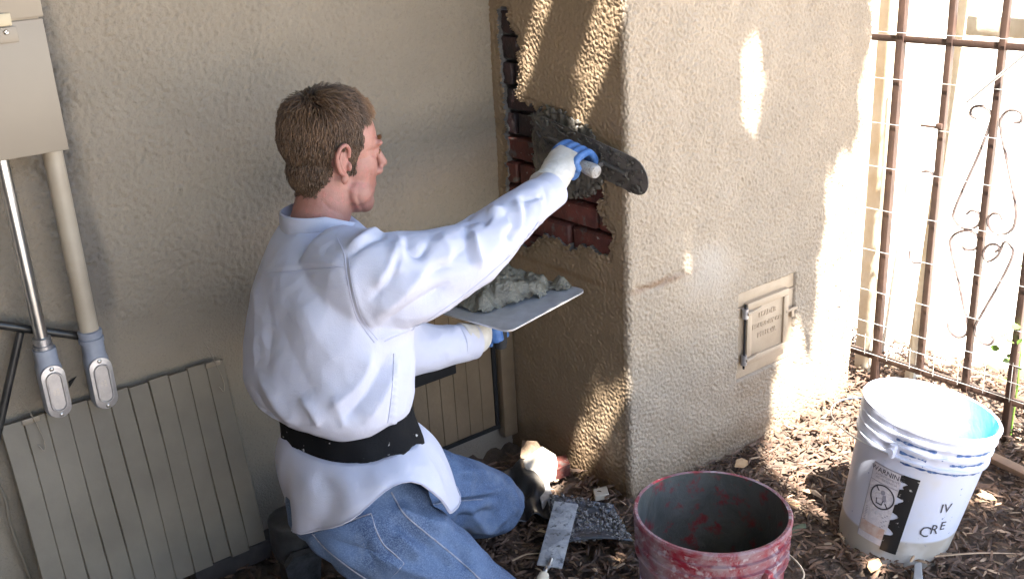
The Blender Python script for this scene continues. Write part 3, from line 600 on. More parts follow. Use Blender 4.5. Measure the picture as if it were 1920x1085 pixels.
vv = np.linspace(0, 1, 60); patch('black_label_band', [[(rag(v) + (1 - rag(v)) * k, v) for k in np.linspace(0, 1, 6)] for v in vv], .0014, M('black_print', (.014, .014, .015), .45, spots=[(60, .66, .7, (.5, .48, .46))]), t)
patch('rust_band', [[(u, v) for u in np.linspace(.02, .62, 10)] for v in np.linspace(.12, .26, 3)], .0016, M_RUST, lab)
def ink(poly, nm='print', mat=None, off=.0017):
    g = G(); P = np.array([wrap(u, v, off) for u, v in poly]); g.add(P, [tuple(range(len(P)))]); g.obj(nm, mat or M_INK, lab, False)
def lett(s, u, v, size, mat, nm='lettering'):
    V, F = text2d(s, size); asp = (TH1 - TH0) * .143 / (ZL1 - ZL0)
    P = np.array([wrap(u + a / asp, v + b, .0017) for a, b, _ in V]); link(nm, P, F, mat, lab, False)
lett('WARNING', .34, .93, .085, M_INK); lett('AVERTISSEMENT', .36, .875, .04, M_INK2); lett('ADVERTENCIA', .36, .835, .04, M_INK2)
for i in range(9): 
    v = .44 - i * .021; ink([(.06, v), (.60 - .04 * (i % 3), v), (.60 - .04 * (i % 3), v - .009), (.06, v - .009)], 'print_line', M_INK2)
asp = (TH1 - TH0) * .143 / (ZL1 - ZL0)
def ring(u, v, r0, r1, n=36, nm='prohibition_ring'):
    q = np.linspace(0, 2 * np.pi, n + 1); rows = [[wrap(u + r * math.cos(a) / asp, v + r * math.sin(a), .0018) for a in q] for r in (r0, r1)]; g = G(); g.grid(np.array(rows)); g.obj(nm, M_INK, lab, False)
ring(.36, .63, .135, .152)
dd = np.array([math.cos(-.85), math.sin(-.85)]); pn = np.array([-dd[1], dd[0]])
ink([(.36 + (a * dd[0] + b * pn[0]) / asp, .63 + a * dd[1] + b * pn[1]) for a, b in ((-.14, .008), (.14, .008), (.14, -.008), (-.14, -.008))], 'prohibition_bar')
ink([(.24, .60), (.26, .53), (.40, .53), (.42, .60), (.40, .60), (.385, .545), (.275, .545), (.26, .60)], 'pictogram'); ink([(.36 + .028 * math.cos(a) / asp, .69 + .028 * math.sin(a)) for a in np.linspace(0, 6.0, 10)], 'pictogram', M_INK2); ink([(.37, .66), (.44, .67), (.47, .60), (.44, .58), (.38, .60)], 'pictogram', M_INK2)
for (u0, u1, v0, v1) in ((.0, .012, .04, 1.0), (.0, .66, .988, 1.0), (.0, .64, .785, .793)):
    patch('border_line', [[(u, v) for u in np.linspace(u0, u1, 8)] for v in (v0, v1)], .0019, M_INK2, lab)
for s_, th, z_, sz, rot in (('C', .50, .124, .040, -.1), ('R', .66, .132, .036, .05), ('E', .80, .142, .032, .1), ('A', .94, .152, .03, .1), ('W', .86, .188, .034, .1), ('IV', .72, .190, .034, .1)):
    if s_ in ('A', 'W'): continue
    V, F = text2d(s_, sz); P = np.array([wb.at(th + (a * math.cos(rot) - b * math.sin(rot)) / .14, z_ + a * math.sin(rot) + b * math.cos(rot), .0012) for a, b, _ in V]); link('handwriting', P, F, M_INK, t, False)

# ------------------------------------------------------------------ tools and rubble by the chimney foot
tr = thing('margin_trowel', 'worn steel margin trowel lying on the mulch by the red bucket', 'trowel', onz(1040, 1010, .06))
A_, B_ = onz(1062, 942, .095), onz(1030, 1062, .055); dd = B_ - A_; L_ = np.linalg.norm(dd); yv = dd / L_; xv = nrm(np.cross(yv, [0.1, 0, 1])); zv = np.cross(xv, yv)
R_ = np.stack([xv, yv, zv], 1)
g = G(); g.box((A_ + B_) / 2, (.058, L_, .0035), R_, bev=.001); V = g.verts(); g.V = [V]; bl = g.obj('blade', splat('mortar_crusted_steel', (.30, .31, .33), (.50, .50, .50), (.12, .12, .12), 24, .42, .6, .35), tr)
bl.data.materials[0].node_tree.nodes['Principled BSDF'].inputs['Metallic'].default_value = .35
g = G(); g.tube(spl([B_ - yv * .02 + zv * .004, B_ + yv * .012 + zv * .012, B_ + yv * .035 + zv * .03, B_ + yv * .06 + zv * .034], 12), .0052, 10); g.obj('shank', M_GALV, tr)
g = G(); g.tube([B_ + yv * .055 + zv * .034, B_ + yv * .07 + zv * .034, B_ + yv * .12 + zv * .034, B_ + yv * .165 + zv * .032], [.011, .014, .016, .013], 12); g.obj('handle', M_PALEWOOD, tr)
# battered scoop with rubble on it
sc_ = thing('steel_scoop', 'dark flat steel scoop full of grit in front of chimney', 'scoop', onz(1100, 980, .03))
q = [onz(1030, 925, .065), onz(1150, 945, .05), onz(1186, 1012, .035), onz(1120, 1026, .03), onz(1040, 1020, .05)]
n_ = 14; rows = []
for i in range(n_):
    u = i / (n_ - 1); a = q[0] * (1 - u) + q[1] * u; b = q[4] * (1 - u) + q[2] * u; mid = q[3] if 0 < u < 1 else b
    rows.append([a * (1 - v) + b * v + np.array([0, 0, .012 * math.sin(math.pi * u) * v - .012 * math.sin(math.pi * v)]) for v in np.linspace(0, 1, 10)])
g = G(); g.grid(np.array(rows)); o = g.obj('scoop_blade', splat('dark_scuffed_steel', (.035, .036, .042), (.06, .06, .065), (.20, .22, .28), 14, .4, .65, .3), sc_); s2 = o.modifiers.new('t', 'SOLIDIFY'); s2.thickness = .003
def chunk(c, r, seed, k=1):
    rr = np.random.default_rng(seed); bm = bmesh.new(); bmesh.ops.create_icosphere(bm, subdivisions=k, radius=1.0)
    V = np.array([v.co[:] for v in bm.verts]); F = [tuple(v.index for v in f.verts) for f in bm.faces]; bm.free()
    V = V * (1 + rr.normal(0, .16, (len(V), 1))); V = np.sign(V) * np.abs(V) ** .75; return V * np.asarray(r) @ rrot(.5).T + c, F
g = G()
for i in range(420):
    u, v = random.random(), random.random() ** .8; a = q[0] * (1 - u) + q[1] * u; b = q[4] * (1 - u) + q[2] * u; c = a * (1 - v) + b * v + np.array([0, 0, .006 - .012 * math.sin(math.pi * v)])
    s_ = random.uniform(.002, .0065); V, F = chunk(c, (s_, s_ * random.uniform(.6, 1), s_ * .7), i, 0 if s_ < .004 else 1); g.add(V, F)
o = g.obj('grit', M('grey_grit', (.20, .19, .18), .8, (.11, .10, .10), 50, isl=.7), sc_, True, 20); o['kind'] = 'stuff'
# black plastic sheeting crumpled beside the knee
u_ = np.linspace(0, 1, 44); v_ = np.linspace(0, 1, 36); Uu, Vv = np.meshgrid(u_, v_)
c0, c1, c2, c3 = onz(895, 905, .10), onz(1010, 878, .02), onz(1035, 985, .01), onz(925, 1000, .02)
Pp = (1 - Uu)[..., None] * (1 - Vv)[..., None] * c0 + Uu[..., None] * (1 - Vv)[..., None] * c1 + Uu[..., None] * Vv[..., None] * c2 + (1 - Uu)[..., None] * Vv[..., None] * c3
nn = fnoise(36, 44, .006, .11, .5, 77); Pp[..., 2] += .03 + .014 * nn * np.sin(np.pi * np.clip(Uu, 0, 1)) ** .5
o = sheet('plastic_sheeting', Pp, M('black_plastic_sheeting', (.010, .010, .011), .4, bump=.002, bs=40)); tag(o, "crumpled black plastic sheeting on the ground beside the man's knee", 'sheeting'); s2 = o.modifiers.new('t', 'SOLIDIFY'); s2.thickness = .002
M_STUC = M('broken_stucco', (.52, .46, .38), .85, (.40, .34, .27), 18, bump=.003, bs=60)
def slab(nm, pts, t, mat, label, cat, grp=None):
    g = G(); g.prism(pts, t); V = g.verts(); o = g.obj(nm, mat, None, True, 20)
    b = o.modifiers.new('b', 'BEVEL'); b.width = .002; b.segments = 2; tag(o, label, cat, grp); return o
slab('stucco_slab', [onz(984, 878, .075), onz(1020, 852, .10), onz(1046, 868, .085), onz(1042, 900, .05), onz(1012, 912, .04)], (.004, .012, .02), M_STUC, 'broken pale stucco slab in full sun at the chimney foot', 'rubble')
slab('stucco_slab', [onz(978, 868, .06), onz(982, 836, .09), onz(1010, 838, .11), onz(1020, 852, .10), onz(986, 878, .06)], (.006, .014, .012), M('brown_stucco_chunk', (.24, .17, .11), .8, (.18, .12, .08), 20, bump=.003, bs=60), 'brown chunk of stucco leaning in the chimney corner, in shade', 'rubble')
slab('brick_fragment', [onz(1028, 880, .03), onz(1062, 872, .03), onz(1070, 890, .03), onz(1040, 902, .03)], (0, 0, .035), M_BRICK, 'red brick fragment beside the sunlit stucco slab', 'rubble')
slab('stone_chip', [onz(1112, 926, .03), onz(1138, 920, .03), onz(1142, 935, .03), onz(1116, 940, .03)], (0, 0, .016), M_STUC, 'small flat pale stone chip against the chimney foot', 'rubble')
slab('mortar_lump', [onz(1006, 925, .02), onz(1030, 912, .02), onz(1038, 948, .02), onz(1018, 962, .02)], (0, .004, .03), M('pale_mortar_lump', (.36, .34, .32), .8, (.22, .20, .19), 30, bump=.003, bs=80), 'grey mortar lump below the sunlit stucco slab', 'rubble')
slab('green_shim', [onz(1478, 992, .012), onz(1510, 980, .02), onz(1512, 990, .02), onz(1480, 1004, .012)], (0, 0, .004), M('dull_green_plastic', (.09, .13, .08), .6, (.13, .15, .11), 40), 'flat dull green strip lying right of the red bucket', 'strip')
slab('grey_stake', [onz(1714, 1060, .02), onz(1727, 1058, .02), onz(1730, 1090, .03), onz(1712, 1090, .03)], (0, 0, .008), M('grey_stake', (.32, .31, .30), .7), 'short grey stake end poking from mulch below white bucket', 'stake')
a_, b_ = onz(1845, 850, .03), onz(1960, 905, .03); ax = nrm(b_ - a_)
g = G(); g.box((a_ + b_) / 2, (np.linalg.norm(b_ - a_), .035, .016), np.stack([ax, np.cross([0, 0, 1], ax), [0, 0, 1]], 1), bev=.003); tag(g.obj('wooden_lath', M('weathered_brown_lath', (.20, .12, .075), .8, (.14, .09, .06), 20)), 'brown wooden lath on the ground right of the white bucket', 'lath')
# sticks and dry leaves that can be told apart
for i, (a, b, c, d, r, lb) in enumerate(((1752, 1042, 1925, 1038, .0035, 'long pale splinter below the white bucket, right of the stake'), (1570, 905, 1500, 885, .003, 'thin stick lying across the sunlit patch of mulch'), (1665, 985, 1648, 1010, .0025, 'short pale splinter against the foot of the white bucket'), (960, 1050, 1010, 1036, .004, 'grey stick between knee and margin trowel'))):
    g = G(); A_, B_ = onz(a, b, .022), onz(c, d, .018); md = (A_ + B_) / 2 + np.array([0, 0, .006]); g.tube(spl([A_, md, B_], 9), np.linspace(r, r * .5, 9), 6, flat=.6); tag(g.obj('stick', M_CHIPL), lb, 'stick', 'loose sticks on the mulch')
for i, (a, b, lb) in enumerate(((1390, 868, 'tan dry leaf near the chimney base, left of sunlit ground'), (1488, 942, 'yellowish dry leaf just right of the red bucket rim'), (1640, 1058, 'sunlit dry leaf on mulch under the white bucket'), (1850, 930, 'orange brown dry leaf right of the white bucket'), (1150, 1045, 'pale dry leaf between trowel and red bucket'))):
    V, F = leaf_mesh(onz(a, b, .025), .05, .03, rrot(.25)); g = G(); g.add(V, F); tag(g.obj('dry_leaf', M('dry_leaf_tan', (.42, .28, .15), .8, (.34, .2, .1), 50)), lb, 'leaf', 'dry leaves on the mulch')
def chips(name, n, mat, xr, yr, lmin, lmax, label, seed, zadd=.0):
    r = np.random.default_rng(seed); V = []; F = []; k = 0
    X = r.uniform(*xr, n); Y = r.uniform(*yr, n)
    for i in range(n):
        x, y = X[i], Y[i]
        if x > VX - .005 and x < RX + .005 and y > FY - .006: continue
        if y > WY - .02: continue
        L = r.uniform(lmin, lmax) * (1 if r.random() > .1 else 1.6); wd = L * r.uniform(.1, .34); th = r.uniform(.0015, .005)
        a = r.uniform(0, 6.28); tl = r.normal(0, .13); rl = r.normal(0, .28); bend = r.normal(0, .12) * L
        sec = [(-.5, r.uniform(.2, .6), 0), (-.1, 1, bend), (.3, r.uniform(.7, 1), bend * .7), (.5, r.uniform(.05, .5), 0)]
        ca, sa, ct, st_, cr, sr = math.cos(a), math.sin(a), math.cos(tl), math.sin(tl), math.cos(rl), math.sin(rl)
        zc = float(hgt(x, y)) + .012 + zadd + abs(r.normal(0, .008))
        for (u, w_, bz) in sec:
            for (v, t_) in ((-.5, 0), (.5, 0), (0, 1)):
                lx, ly, lz = u * L, v * wd * w_, bz + t_ * th * (.4 + .6 * w_)
                ly, lz = ly * cr - lz * sr, ly * sr + lz * cr; lx, lz = lx * ct - lz * st_, lx * st_ + lz * ct
                V.append((x + lx * ca - ly * sa, y + lx * sa + ly * ca, zc + lz))
        for b in range(3):
            o = k + b * 3; F += [(o, o + 3, o + 4, o + 1), (o + 1, o + 4, o + 5, o + 2), (o + 2, o + 5, o + 3, o)]
        F += [(k, k + 1, k + 2), (k + 9, k + 11, k + 10)]; k += 12
    o = link(name, V, F, mat, None, False); tag(o, label, 'mulch', kind='stuff'); return o
chips('wood_chips', 13000, M_CHIP, (1.12, 2.98), (.72, 2.05), .009, .040, 'brown wood chip mulch covering the ground', 1)
chips('pale_wood_chips', 1100, M_CHIPL, (1.15, 2.95), (.75, 2.0), .009, .036, 'paler tan chips scattered in the mulch', 2, .004)
chips('wall_foot_chips', 900, M_CHIP, (.3, 1.3), (1.3, 2.1), .012, .04, 'dark chips and litter along the wall foot', 3)

# ------------------------------------------------------------------ unseen tree added overhead for shade, gaps cut where sun patches should land
def up(p, H=3.3): p = np.asarray(p, float); k = (H - p[2]) / SUN[2]; return (p + SUN * k)[:2]
lit = []
def lit_poly(pix, plane): lit.append([tuple(up(plane(*q))) for q in pix])
FP = lambda a, b: ony(a, b, FY); SP = lambda a, b: onx(a, b, VX); GP = lambda a, b: onz(a, b, .02)
lit_poly([(1416, 60), (1428, 110), (1420, 180), (1402, 240), (1390, 190), (1395, 110)], FP)
lit_poly([(1362, 335), (1370, 370), (1360, 412), (1347, 400), (1350, 350)], FP)
lit_poly([(1290, 440), (1296, 470), (1288, 520), (1276, 500), (1280, 455)], FP)
lit_poly([(1660, -40), (1648, 60), (1622, 110), (1614, 200), (1628, 235), (1600, 300), (1562, 318), (1556, 420), (1538, 500), (1530, 600), (1528, 690), (1500, 705), (1508, 640), (1492, 605), (1456, 735), (1444, 836), (1475, 845), (1520, 812), (1606, 770), (1720, 740), (1760, 300), (1720, -40)], FP)
lit_poly([(1438, 828), (1462, 880), (1500, 920), (1552, 924), (1574, 888), (1606, 884), (1650, 895), (1672, 700), (1606, 735)], GP)
lit_poly([(1112, -60), (1154, -60), (1156, 60), (1132, 150), (1114, 232), (1080, 230), (1090, 150), (1106, 60)], SP)
lit_poly([(1000, -60), (1040, -60), (1030, 20), (1008, 90), (992, 175), (968, 180), (985, 90)], SP)
lit_poly([(1072, 780), (1104, 756), (1148, 744), (1158, 800), (1138, 838), (1096, 838)], SP)
lit_poly([(988, 880), (1030, 858), (1046, 875), (1042, 905), (1012, 912)], lambda a, b: onz(a, b, .07))
lit_poly([(1030, 588), (1075, 560), (1088, 566), (1040, 600)], lambda a, b: onz(a, b, .6))
lit_poly([(728, 285), (748, 285), (752, 330), (732, 335)], lambda a, b: ony(a, b, WY))
lit_poly([(1615, 1048), (1640, 1042), (1668, 1055), (1650, 1072), (1620, 1068)], GP)
lit_poly([(1130, 1045), (1165, 1038), (1180, 1056), (1150, 1070)], GP)
lit_poly([(1840, 900), (1870, 915), (1880, 950), (1850, 945)], GP); lit_poly([(1475, 930), (1500, 930), (1505, 950), (1480, 955)], GP)
wbt = [wb.at(a, .37) for a in np.linspace(0, 2 * np.pi, 14)[:-1]]
lit.append([tuple(up(p)) for p in wbt])
tree = thing('added_shade_tree', 'added unseen leafy tree whose gapped crown shades the wall', 'tree', (-1.9, -1.2, 0))
base_leaf = np.array([(-1, 0, 0), (-.2, .55, .1), (1, 0, -.15), (-.2, -.55, .1)])
def inlit(x, y):
    r = np.zeros(x.shape, bool)
    for poly in lit: r |= in_poly(x, y, poly)
    return r | (x > np.where(y > -.15, 2.15, 1.97) + .03 * np.sin(y * 9)) | ((x > -.4) & (y < -1.10 + .05 * np.sin(x * 7)))
def leaves(n_, L0, L1, seed, strict):
    R = np.random.default_rng(seed); X = R.uniform(-2.6, 2.6, n_); Y = R.uniform(-2.4, 2.0, n_); Zl = R.uniform(3.05, 3.55, n_); L = R.uniform(L0, L1, n_); ang = R.uniform(0, 2 * np.pi, n_); tl = R.normal(0, .3, (n_, 2))
    ca, sa = np.cos(ang), np.sin(ang); V = np.zeros((n_, 4, 3))
    for j in range(4):
        bx, by, bz = base_leaf[j]; lx = bx * L; ly = by * L; lz = bz * L + lx * tl[:, 0] + ly * tl[:, 1]
        V[:, j] = np.stack([X + lx * ca - ly * sa, Y + lx * sa + ly * ca, Zl + lz], -1)
    k_ = (3.3 - V[..., 2]) / SUN[2]; Q = np.stack([V[..., 0] + SUN[0] * k_, V[..., 1] + SUN[1] * k_], -1); C_ = Q.mean(1)
    bad = inlit(C_[:, 0], C_[:, 1])
    if True:
        for j in range(4): bad |= inlit(Q[:, j, 0], Q[:, j, 1]) | inlit((Q[:, j, 0] + C_[:, 0]) / 2, (Q[:, j, 1] + C_[:, 1]) / 2)
    if not strict: bad |= ~((X > .4) & (Y > -.8) & (Y < 1.7))
    return V[~bad]
V = np.concatenate([leaves(42000, .05, .085, 1, True), leaves(60000, .016, .028, 2, False)]); idx = range(len(V))
link('crown', V.reshape(-1, 3), [tuple(range(4 * i, 4 * i + 4)) for i in range(len(idx))], M_LEAF, tree, False)
g = G(); g.tube(spl([(-1.9, -1.2, -.05), (-1.85, -1.15, .8), (-1.75, -1.0, 1.8), (-1.5, -.8, 3.0)], 20), np.linspace(.14, .08, 20), 14); g.obj('trunk', M_BARK, tree)
for e in ((0.5, .3, 3.5), (-.5, -1.8, 3.55), (1.2, -1.0, 3.5), (-.6, 1.2, 3.5), (1.9, .9, 3.55)):
    g = G(); g.tube(spl([(-1.7, -.95, 2.2), np.array((-1.2, -.6, 2.9)) * .6 + np.array(e) * .4 + np.array([0, 0, .2]), e], 14), np.linspace(.05, .01, 14), 8); g.obj('branch', M_BARK, tree)
# ------------------------------------------------------------------ the man kneeling at the chimney
M_SKIN = M('fair_ruddy_skin', (.35, .17, .13), .55, (.29, .125, .095), 22, bump=.0008, bs=380, sub=.12, spots=[(75, .52, .75, (.40, .15, .12)), (260, .60, .72, (.24, .12, .09))])
M_HAIR = M('short_reddish_brown_hair', (.066, .039, .022), .42, (.125, .07, .038), 16, isl=.5)
def cotton():
    mt, n, b = new_mat('white_cotton_shirt'); p = posn(n)
    c = mixc(n, ramp(n, noise(n, 5, 4, .6, p), .4, .7), (.46, .468, .56), (.43, .438, .53)); c = mixc(n, ramp(n, noise(n, 22, 5, .7, p, .5), .66, .80), c, (.50, .49, .50)); n.links.new(c, b.inputs['Base Color']); b.inputs['Roughness'].default_value = .85
    n1 = noise(n, 11, 2, .5, p, 1.6); rd = nd(n, 'ShaderNodeMath', {0: n1, 1: .5}, operation='SUBTRACT'); ab = nd(n, 'ShaderNodeMath', {0: rd.outputs[0]}, operation='ABSOLUTE')
    b1 = nd(n, 'ShaderNodeBump', {'Height': ab.outputs[0], 'Distance': .0045, 'Strength': .5}); b2 = nd(n, 'ShaderNodeBump', {'Height': noise(n, 600, 2, .6, p), 'Distance': .0006, 'Normal': b1.outputs[0]}); n.links.new(b2.outputs[0], b.inputs['Normal']); return mt
M_SHIRT = cotton()
M_BELT = M('black_elastic_belt', (.006, .006, .007), .75, bump=.0008, bs=160, spots=[(70, .69, .71, (.38, .36, .35))], spec=.12)
M_KNIT = M('off_white_knit_glove', (.60, .575, .54), .9, (.48, .45, .40), 24, bump=.0012, bs=240)
M_BLUEG = M('blue_rubber_coating', (.03, .11, .33), .45, (.09, .19, .42), 50, bump=.0012, bs=200)
M_BOOT = M('black_leather_boot', (.02, .02, .022), .55, (.04, .04, .043), 30, bump=.001, bs=90)
def denim():
    mt, n, b = new_mat('faded_blue_denim'); p = posn(n)
    c = mixc(n, ramp(n, noise(n, 9, 5, .65, p, .3), .38, .64), (.030, .055, .125), (.09, .14, .25))
    c = mixc(n, ramp(n, noise(n, 420, 2, .6, p), .45, .62), c, (.13, .185, .29)); c = mixc(n, .22, c, (.045, .075, .15)); c = mixc(n, ramp(n, noise(n, 4.5, 6, .7, p, .8), .56, .78), c, (.17, .205, .27))
    n.links.new(c, b.inputs['Base Color']); b.inputs['Roughness'].default_value = .85
    bp = nd(n, 'ShaderNodeBump', {'Height': noise(n, 520, 3, .6, p), 'Distance': .0008}); n.links.new(bp.outputs[0], b.inputs['Normal']); return mt
M_DENIM = denim()
man = thing('person', 'kneeling man in white shirt and jeans trowelling mortar onto the chimney', 'person', (.95, 1.65, 0))
def proj(V):
    c = (np.asarray(V) - CC) @ RW; return np.stack([960 + 1950 * c[:, 0] / c[:, 2], 542.5 + 1950 * c[:, 1] / c[:, 2], c[:, 2]], -1)
def ellring(c, fwd, lat, a, b, n=28, p=2.3):
    t = np.linspace(0, 2 * np.pi, n, endpoint=False); ca, sa = np.cos(t), np.sin(t)
    return np.asarray(c) + (np.sign(ca) * np.abs(ca) ** (2 / p) * b)[:, None] * np.asarray(fwd) + (np.sign(sa) * np.abs(sa) ** (2 / p) * a)[:, None] * np.asarray(lat)
def yawv(deg): a = math.radians(deg); return np.array([math.cos(a), math.sin(a), 0]), np.array([-math.sin(a), math.cos(a), 0])
def interp_rows(rows, k):       # smooth loft rows
    rows = np.array(rows); n = rows.shape[0]; out = np.array([spl(rows[:, j], (n - 1) * k + 1) for j in range(rows.shape[1])]); return out.transpose(1, 0, 2)
def limb(g, pts, rad, n=20, k=5, flat=1.0, upv=None):
    P = spl(pts, (len(pts) - 1) * k + 1); r = np.interp(np.linspace(0, 1, len(P)), np.linspace(0, 1, len(rad)), rad); g.tube(P, r, n, flat=flat, upv=upv)
def remeshed(g, voxel, smooth=4, sub=0):        # union of closed pieces into one continuous skin -> vertices, faces
    o = link('tmp', g.verts(), g.F, None, None, False)
    r = o.modifiers.new('r', 'REMESH'); r.mode = 'VOXEL'; r.voxel_size = voxel; r.use_smooth_shade = True
    if smooth: s_ = o.modifiers.new('s', 'SMOOTH'); s_.factor = .5; s_.iterations = smooth
    dg = bpy.context.evaluated_depsgraph_get(); ev = o.evaluated_get(dg); me = ev.to_mesh()
    V = np.empty(len(me.vertices) * 3); me.vertices.foreach_get('co', V); V = V.reshape(-1, 3); N = np.empty(len(me.vertices) * 3); me.vertices.foreach_get('normal', N); N = N.reshape(-1, 3)
    F = [tuple(p.vertices) for p in me.polygons]; ev.to_mesh_clear(); me0 = o.data; bpy.data.objects.remove(o); bpy.data.meshes.remove(me0); return V, N, F
def folds(V, N, lst, both=False):      # real folds: ridges (+) and valleys (-) raised along the cloth's surface
    q = proj(V); vis = (N * (CC - V)).sum(1) > 0; d = np.zeros(len(V))
    for pts, wd, amp in lst:
        P = np.array(spl(pts, 14) if len(pts) > 2 else np.linspace(pts[0], pts[1], 8)); best = np.full(len(V), 1e9); tt = np.zeros(len(V))
        for i in range(len(P) - 1):
            a, b = P[i], P[i + 1]; ab = b - a; t = np.clip(((q[:, :2] - a) @ ab) / (ab @ ab + 1e-9), 0, 1); dd = np.linalg.norm(q[:, :2] - a - t[:, None] * ab, axis=1)
            m_ = dd < best; best = np.where(m_, dd, best); tt = np.where(m_, (i + t) / (len(P) - 1), tt)
        d += amp * np.exp(-(best / wd) ** 1.35) * np.clip(np.minimum(tt, 1 - tt) * 5, .12, 1)
    return V + N * (d * vis)[:, None]
def vnoise(V, s, seed):         # cheap smooth 3D noise from random plane waves
    r = np.random.default_rng(seed); a = np.zeros(len(V))
    for _ in range(14): k = nrm(r.standard_normal(3)) * r.uniform(.6, 1.5) * 2 * np.pi / s; a += np.sin(V @ k + r.uniform(0, 6.28))
    return a / 3.7

# -- head frame
hf = nrm([1.0, -.02, -.10]); hl = nrm(np.cross([0.0, .03, 1], hf)); hu = np.cross(hf, hl)
HS = .94; HC = PD(624, 296, 2.02)
def HL(p): p = np.atleast_2d(np.asarray(p, float)) * HS; return HC + p[:, :1] * hf + p[:, 1:2] * hl + p[:, 2:] * hu
HR = np.stack([hf, hl, hu], 1)
def hell(g, c, r, n=24, m_=16): g.ell(HL(c)[0], np.asarray(r) * HS, HR, n, m_)
g = G()
hell(g, (-.012, 0, .046), (.098, .076, .080)); hell(g, (.034, 0, .038), (.060, .066, .074)); hell(g, (.040, 0, -.022), (.054, .060, .078)); hell(g, (.040, 0, -.068), (.050, .050, .042))
hell(g, (.071, 0, -.104), (.019, .022, .018)); hell(g, (.048, 0, -.095), (.044, .038, .024))
for sgn in (-1, 1):
    hell(g, (.044, sgn * .033, -.018), (.040, .028, .042)); hell(g, (.030, sgn * .052, -.070), (.030, .012, .026)); hell(g, (.083, sgn * .028, .030), (.014, .028, .009)); hell(g, (.080, sgn * .031, .010), (.012, .013, .009)); hell(g, (.100, sgn * .010, -.034), (.013, .010, .009))
g.tube(HL(spl([(.090, 0, .034), (.099, 0, .016), (.111, 0, -.008), (.119, 0, -.026)], 12)), np.array([.009, .0085, .0085, .0085, .009, .0095, .010, .0105, .0115, .012, .0125, .011]) * HS, 12)
hell(g, (.086, 0, -.060), (.010, .024, .008)); hell(g, (.083, 0, -.074), (.010, .021, .0075)); hell(g, (.082, 0, -.050), (.012, .026, .014)); hell(g, (-.046, 0, -.018), (.046, .055, .058)); hell(g, (-.036, 0, -.060), (.040, .050, .05))
# neck and the body under the clothes: one continuous surface
nb = PD(598, 425, 2.03)
limb(g, [HL((-.012, 0, -.01))[0], HL((-.020, 0, -.075))[0], nb, nb + np.array([-.02, .0, -.06])], [.054, .055, .058, .060], 24)
f0, l0 = yawv(8)
torso = [((598, 440), 2.03, .070, .062), ((606, 480), 2.0, .105, .072), ((610, 560), 1.99, .130, .088), ((613, 680), 1.985, .128, .088), ((640, 790), 1.985, .10, .078), ((665, 890), 1.985, .092, .072), ((675, 960), 1.98, .075, .06)]
rows = [ellring(PD(*c, d), f0, l0, a, b) for c, d, a, b in torso]
g.grid(interp_rows(rows, 4), closed=True, cap0=True, cap1=True)
RSH = PD(692, 492, 1.90); REL = PD(885, 488, 2.03); WR = np.array([1.438, 1.722, .882])
limb(g, [PD(640, 480, 1.95), RSH, REL, WR, WR + nrm(WR - REL) * .03], [.045, .05, .04, .028, .026])
LSH = PD(590, 500, 2.12); LEL = PD(745, 660, 2.20); LWR = PD(893, 634, 2.335)
limb(g, [PD(590, 470, 2.06), LSH, LEL, LWR], [.04, .042, .038, .027])
RHIP = PD(690, 960, 1.985); RKN = PD(962, 1185, 2.085); RAN = np.array([.60, 1.50, .085]); LHIP = PD(668, 905, 2.08); LKN = PD(918, 945, 2.475); LAN = np.array([.88, 1.90, .12])
limb(g, [PD(672, 930, 1.98), RHIP, RKN], [.06, .062, .045]); limb(g, [RKN + (RHIP - RKN) * .08, RKN, RAN], [.045, .042, .033]); limb(g, [PD(672, 930, 1.97), LHIP, LKN], [.06, .062, .045]); limb(g, [LKN + (LHIP - LKN) * .08, LKN, LAN], [.045, .042, .033])
V, N, F = remeshed(g, .0032, 9)
EV, EF = [], []
for sgn in (-1, 1):
    def E(x, y, z): return HL((-.020 + 1.15 * x, sgn * (.070 + y), -.004 + 1.15 * z))[0]
    ge = G(); ge.tube(np.array([E(*p) for p in spl([(.010, .004, -.020), (-.006, .010, -.010), (-.014, .016, .012), (-.008, .018, .030), (.004, .015, .035), (.014, .008, .026), (.015, .003, .012)], 26)]), .0042, 10)
    ge.tube(np.array([E(*p) for p in spl([(-.002, .010, .024), (-.006, .012, .010), (-.001, .011, -.006), (.006, .008, -.014)], 14)]), .0030, 8)
    ge.ell(E(.006, .004, -.024), (.0085, .0055, .012), HR, 14, 10); ge.ell(E(.001, .001, .006), (.016, .0045, .028), HR, 16, 10); ge.ell(E(.0155, .003, -.004), (.0055, .006, .009), HR, 12, 8)
    v_, n_, f_ = remeshed(ge, .0015, 2); k_ = len(V) + sum(len(q) for q in EV); EV.append(v_); EF += [tuple(i + k_ for i in f) for f in f_]
V = folds(V, N, [([(686, 286), (696, 282), (706, 283)], 2.2, -.0028), ([(690, 294), (700, 297)], 3, .0012), ([(676, 280), (684, 284)], 1.6, -.0012), ([(697, 318), (694, 336), (698, 352)], 3, -.0022), ([(652, 352), (656, 376), (668, 400)], 5, -.0035), ([(668, 362), (674, 384), (684, 398)], 4, -.0028), ([(664, 355), (668, 378), (678, 400)], 4, .0016), ([(600, 372), (620, 392), (650, 404)], 3, -.0018), ([(700, 250), (705, 262)], 2.5, -.0012)])
NB = len(V); V0, N0, F0 = V, N, F; V = np.vstack([V] + EV); F = F + EF
body = link('body', V, F, M_SKIN, man, True, None)
HV, HN, F = V0, N0, F0
